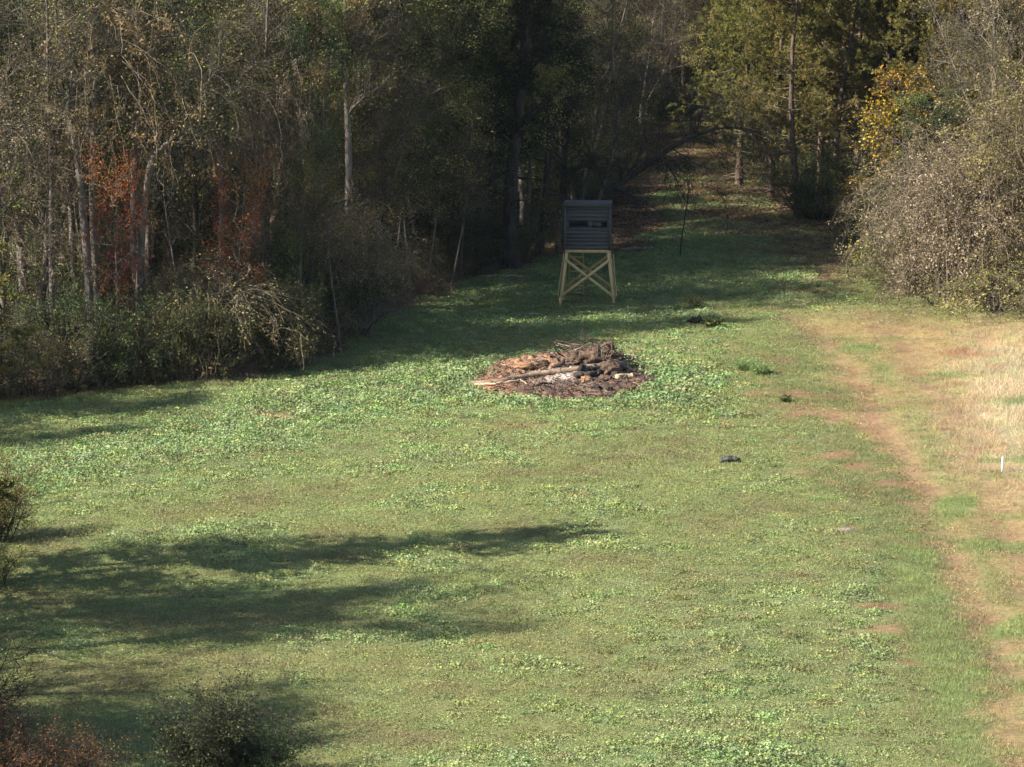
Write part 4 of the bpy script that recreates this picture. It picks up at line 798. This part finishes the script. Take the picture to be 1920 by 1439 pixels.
def pile_bits():
    rng = np.random.default_rng(77); n = 1500; a = rng.uniform(0, 6.28, n); q = np.sqrt(rng.uniform(0, 1, n))*1.0; x = PILE[0]+np.cos(a)*q*3.3; y = PILE[1]+np.sin(a)*q*4.2; z = ground_z(x, y)+np.maximum(pile_h(x, y), 0)+.015
    g = G(); d = rng.normal(size=(n, 3)); d[:, 2] *= .25; A, R = grow(rng, np.stack([x, y, z], 1), d, rng.uniform(.08, .35, n)*(1+2.2*(rng.uniform(0, 1, n) > .9)), rng.uniform(.008, .024, n), 4, .25, 0.02, .6); g.tubes(A, R, 4, 0)
    sel = rng.integers(0, 3, n); g.M[0] = np.repeat(sel, 3*4)
    c1 = P(1110, 692); m = 170; xx = c1[0]+rng.normal(size=m)*.9; yy = c1[1]+rng.normal(size=m)*.8; zz = ground_z(xx, yy)+np.maximum(pile_h(xx, yy), 0)+rng.uniform(.05, .3, m); d = rng.normal(size=(m, 3)); d[:, 2] *= .35
    A, R = grow(rng, np.stack([xx, yy, zz], 1), d, rng.uniform(.3, 1.1, m), rng.uniform(.012, .035, m), 6, .2, -.05, .4); g.tubes(A, R, 5, 0); g.M[1] = np.repeat(rng.choice([0, 0, 1, 2], m), 5*5)
    tag(obj('burnt_debris', g.mesh('burnt_debris', [M['char_wood'], M['dry_wood'], M['root_soil']])), 'small burnt sticks and bits strewn over the pile', 'debris', None, 'stuff')
pile_bits()

# ------------------------------------------------------------------ small things in the field
def gp(px, py): p = P(px, py); return (p[0], p[1], gz(p[0], p[1]))
def gtuft(name, label, cat, px, py, n, L, wd, r, ramp, seed, leafn=0, lsize=(.05, .1), lean=.6):
    rng = np.random.default_rng(seed); g = G(); a = rng.uniform(0, 6.28, n); q = r*np.sqrt(rng.uniform(0, 1, n))*.8; c = np.stack([np.cos(a)*q, np.sin(a)*q*.9, np.zeros(n)-.02], 1); d = np.stack([np.cos(a)*q/r*lean, np.sin(a)*q/r*lean, np.ones(n)], 1)
    A, R = grow(rng, c, d, rng.uniform(L[0], L[1], n), np.full(n, wd), 5, .12, -.08, .3); g.tubes(A, R, 3, 0, rng.uniform(0, 1, n))
    o = empty(name, gp(px, py)); tag(o, label, cat); obj('blades', g.mesh('blades', [M[ramp]]), o)
    if leafn: h = G(); cc, i = along(rng, A, leafn, .3, 1, .05); h.leaves(cc, rng, lsize, .6, .4, 0); obj('foliage', h.mesh('foliage', [M[ramp]]), o)
M['blade_soft'] = leaf_mat('blade_soft', [(0, (.16, .24, .08)), (1, (.26, .34, .13))], objvar=.05)
gtuft('grass_tussock', 'soft round green grass tussock in the clover, left one of a pair', 'grass tussock', 1402, 696, 420, (.22, .5), .008, .40, 'blade_soft', 1, 500, (.05, .1))
gtuft('grass_tussock', 'soft round green grass tussock casting a shadow, right one of a pair', 'grass tussock', 1427, 706, 380, (.22, .48), .008, .32, 'blade_soft', 2, 420, (.05, .1))
gtuft('weed_plant', 'small dark weed standing beside the bare clay', 'weed', 1474, 756, 60, (.12, .3), .006, .16, 'leaf_green', 3, 260)
gtuft('weed_plant', 'leafy weed bunch growing beside the brown stump', 'weed', 1338, 618, 120, (.15, .35), .006, .35, 'leaf_green', 4, 900, (.06, .12))
gtuft('weed_plant', 'tall thin weed in front of the sunlit strip behind the stump', 'weed', 1300, 580, 40, (.3, .7), .006, .25, 'leaf_olive', 5, 260)
gtuft('dry_stalk', 'single pale dry stalk at the shaded wood corner', 'stalk', 660, 690, 4, (.5, .75), .009, .05, 'leaf_tan', 6, 0, lean=.2)
gtuft('dry_stalk', 'forked pale dry twig in the shade below the shrub row', 'stalk', 203, 775, 7, (.4, .75), .009, .12, 'leaf_tan', 7, 0, lean=.6)
gtuft('dry_stalk', 'pale dry stalk standing in the long tree shadow', 'stalk', 74, 1108, 6, (.25, .4), .007, .1, 'leaf_tan', 8, 0, lean=.5)
o = obj('tree_stump', lump_mesh('tree_stump', (.27, .25, .22), M['bark_dark'], 31, .8), None, gp(1303, 612)); o.location.z += .08; tag(o, 'small dark brown stump at the edge of the tree shade', 'stump')
x_, y_, z_ = gp(1370, 872)
e = empty('dark_scrap', (x_, y_, z_), .1); tag(e, 'dark grey curled scrap lying in the open grass', 'scrap')
obj('curled_piece', log_mesh('curled_piece', [(-.33, 0, .06), (-.1, .02, .11), (.12, 0, .10), (.34, -.03, .05)], .075, M['dark_slab'], 3, taper=.85), e); obj('rim', log_mesh('rim', [(-.3, .1, .10), (0, .14, .17), (.22, .1, .12)], .05, M['dark_slab'], 4, taper=.7), e)
x_, y_, z_ = gp(1879, 884)
e = empty('marker_stake', (x_, y_, z_), .3); tag(e, 'white marker stake standing in the dry grass beside the track', 'stake'); obj('post', beam_mesh('post', (0, 0, -.15), (.015, 0, .47), .055, .03, M['white_paint'], (0, 1, 0)), e); obj('tip', beam_mesh('tip', (.015, 0, .47), (.016, 0, .50), .04, .022, M['white_paint'], (0, 1, 0)), e)
for lab, px, py, r, sd in [('flat grey stone on the thin grass beside the track', 1587, 992, (.26, .3, .05), 41), ('pinkish flat stone in the grass above the lower shadow', 1066, 1417, (.16, .18, .05), 42), ('pale lump standing for a sunlit patch on the leaf litter at the wood edge', 738, 566, (.3, .3, .12), 43)]:  # the last one is a pale lump in place of sunlight on the litter
    o = obj('stone', lump_mesh('stone', r, M['stone'], sd, .4), None, gp(px, py)); tag(o, lab, 'stone')
def wlog(label, a, b, r, mat, seed, lift=.08):
    p, q = np.array(gp(*a)), np.array(gp(*b)); o = obj('log', log_mesh('log', [(0, 0, lift), tuple((q-p)*.5+np.array([0, .1, lift])), tuple(q-p+np.array([0, 0, lift]))], r, mat, seed), None, tuple(p)); tag(o, label, 'log')
wlog('pale fallen branch at the foot of the stout cedar', (905, 522), (985, 520), .07, M['pale_wood'], 51)
wlog('fallen grey log on the litter right of the blind', (1165, 474), (1225, 470), .09, M['dry_wood'], 52)
# foreground shrubs
M['leaf_rust'] = leaf_mat('leaf_rust', [(0, (.05, .025, .014)), (.5, (.13, .06, .025)), (.85, (.20, .11, .03)), (1, (.22, .17, .05))], objvar=.1)
PR['shrub3'], _ = shrub_proto(40, 2.6, 2.0, 'twig_dark', 'leaf_dark', 26, 10, 6, 10, lsize=(.045, .08), trop=.03); HT['shrub3'] = 2.6
PR['shrub4'], _ = shrub_proto(41, 2.4, 2.4, 'twig_dark', 'leaf_rust', 22, 8, 5, 6, lsize=(.05, .09), trop=.0); HT['shrub4'] = 2.4
PR['shrub5'], _ = shrub_proto(42, 3.2, 3.0, 'twig_dark', 'leaf_rust', 18, 9, 6, .3, trop=-.02, twigr=.009); HT['shrub5'] = 3.2
PR['shrub6'], _ = shrub_proto(43, 2.2, 2.0, 'twig_dark', 'needle_pine', 20, 8, 6, 9, lsize=(.04, .08), trop=.02); HT['shrub6'] = 2.2
special('shrub6', -12, 1012, 2.1, 'yellow-olive bush at the left of the field above the long shadows', rz=1., sx=1.)
special('shrub6', -22, 1100, 1.2, 'low yellow-olive bush inside the long tree shadow', rz=2.5, sx=.8)
special('shrub3', 405, 1478, 2.2, 'dark small-leaved shrub with upright shoots standing in the lower shadow', rz=.4, sx=.95)
special('shrub3', 470, 1475, 1.45, 'lower dark shrub beside the one with upright shoots', rz=2.)
special('shrub4', 95, 1500, 1.6, 'rusty orange-leaved shrub beside the lower shadow', rz=1.)
special('shrub4', 10, 1490, 1.8, 'reddish-brown shrub behind the rusty orange one', rz=3.)
special('shrub5', -90, 1390, 2.6, 'leafless dark twiggy shrub reaching into the grass from the left', rz=1., sx=1.)

# ------------------------------------------------------------------ thin autumn haze
def haze():
    x0, x1, y0, y1, z0, z1 = -620, 620, -220, 1620, -2., 26.
    v = np.array([(x, y, z) for z in (z0, z1) for x, y in ((x0, y0), (x1, y0), (x1, y1), (x0, y1))]); f = np.array([[3, 2, 1, 0], [4, 5, 6, 7], [0, 1, 5, 4], [1, 2, 6, 5], [2, 3, 7, 6], [3, 0, 4, 7]])
    m, t, o = nodes('haze'); p = t.nodes.new('ShaderNodeVolumePrincipled'); p.inputs['Color'].default_value = (.72, .86, 1, 1); p.inputs['Density'].default_value = HAZE; p.inputs['Anisotropy'].default_value = 0.
    t.links.new(p.outputs[0], o.inputs['Volume']); tag(obj('haze', mesh_from('haze', v, f, [m])), 'thin pale haze in the air over field and wood', 'haze', None, 'stuff')
HAZE = 3.2e-5
haze()
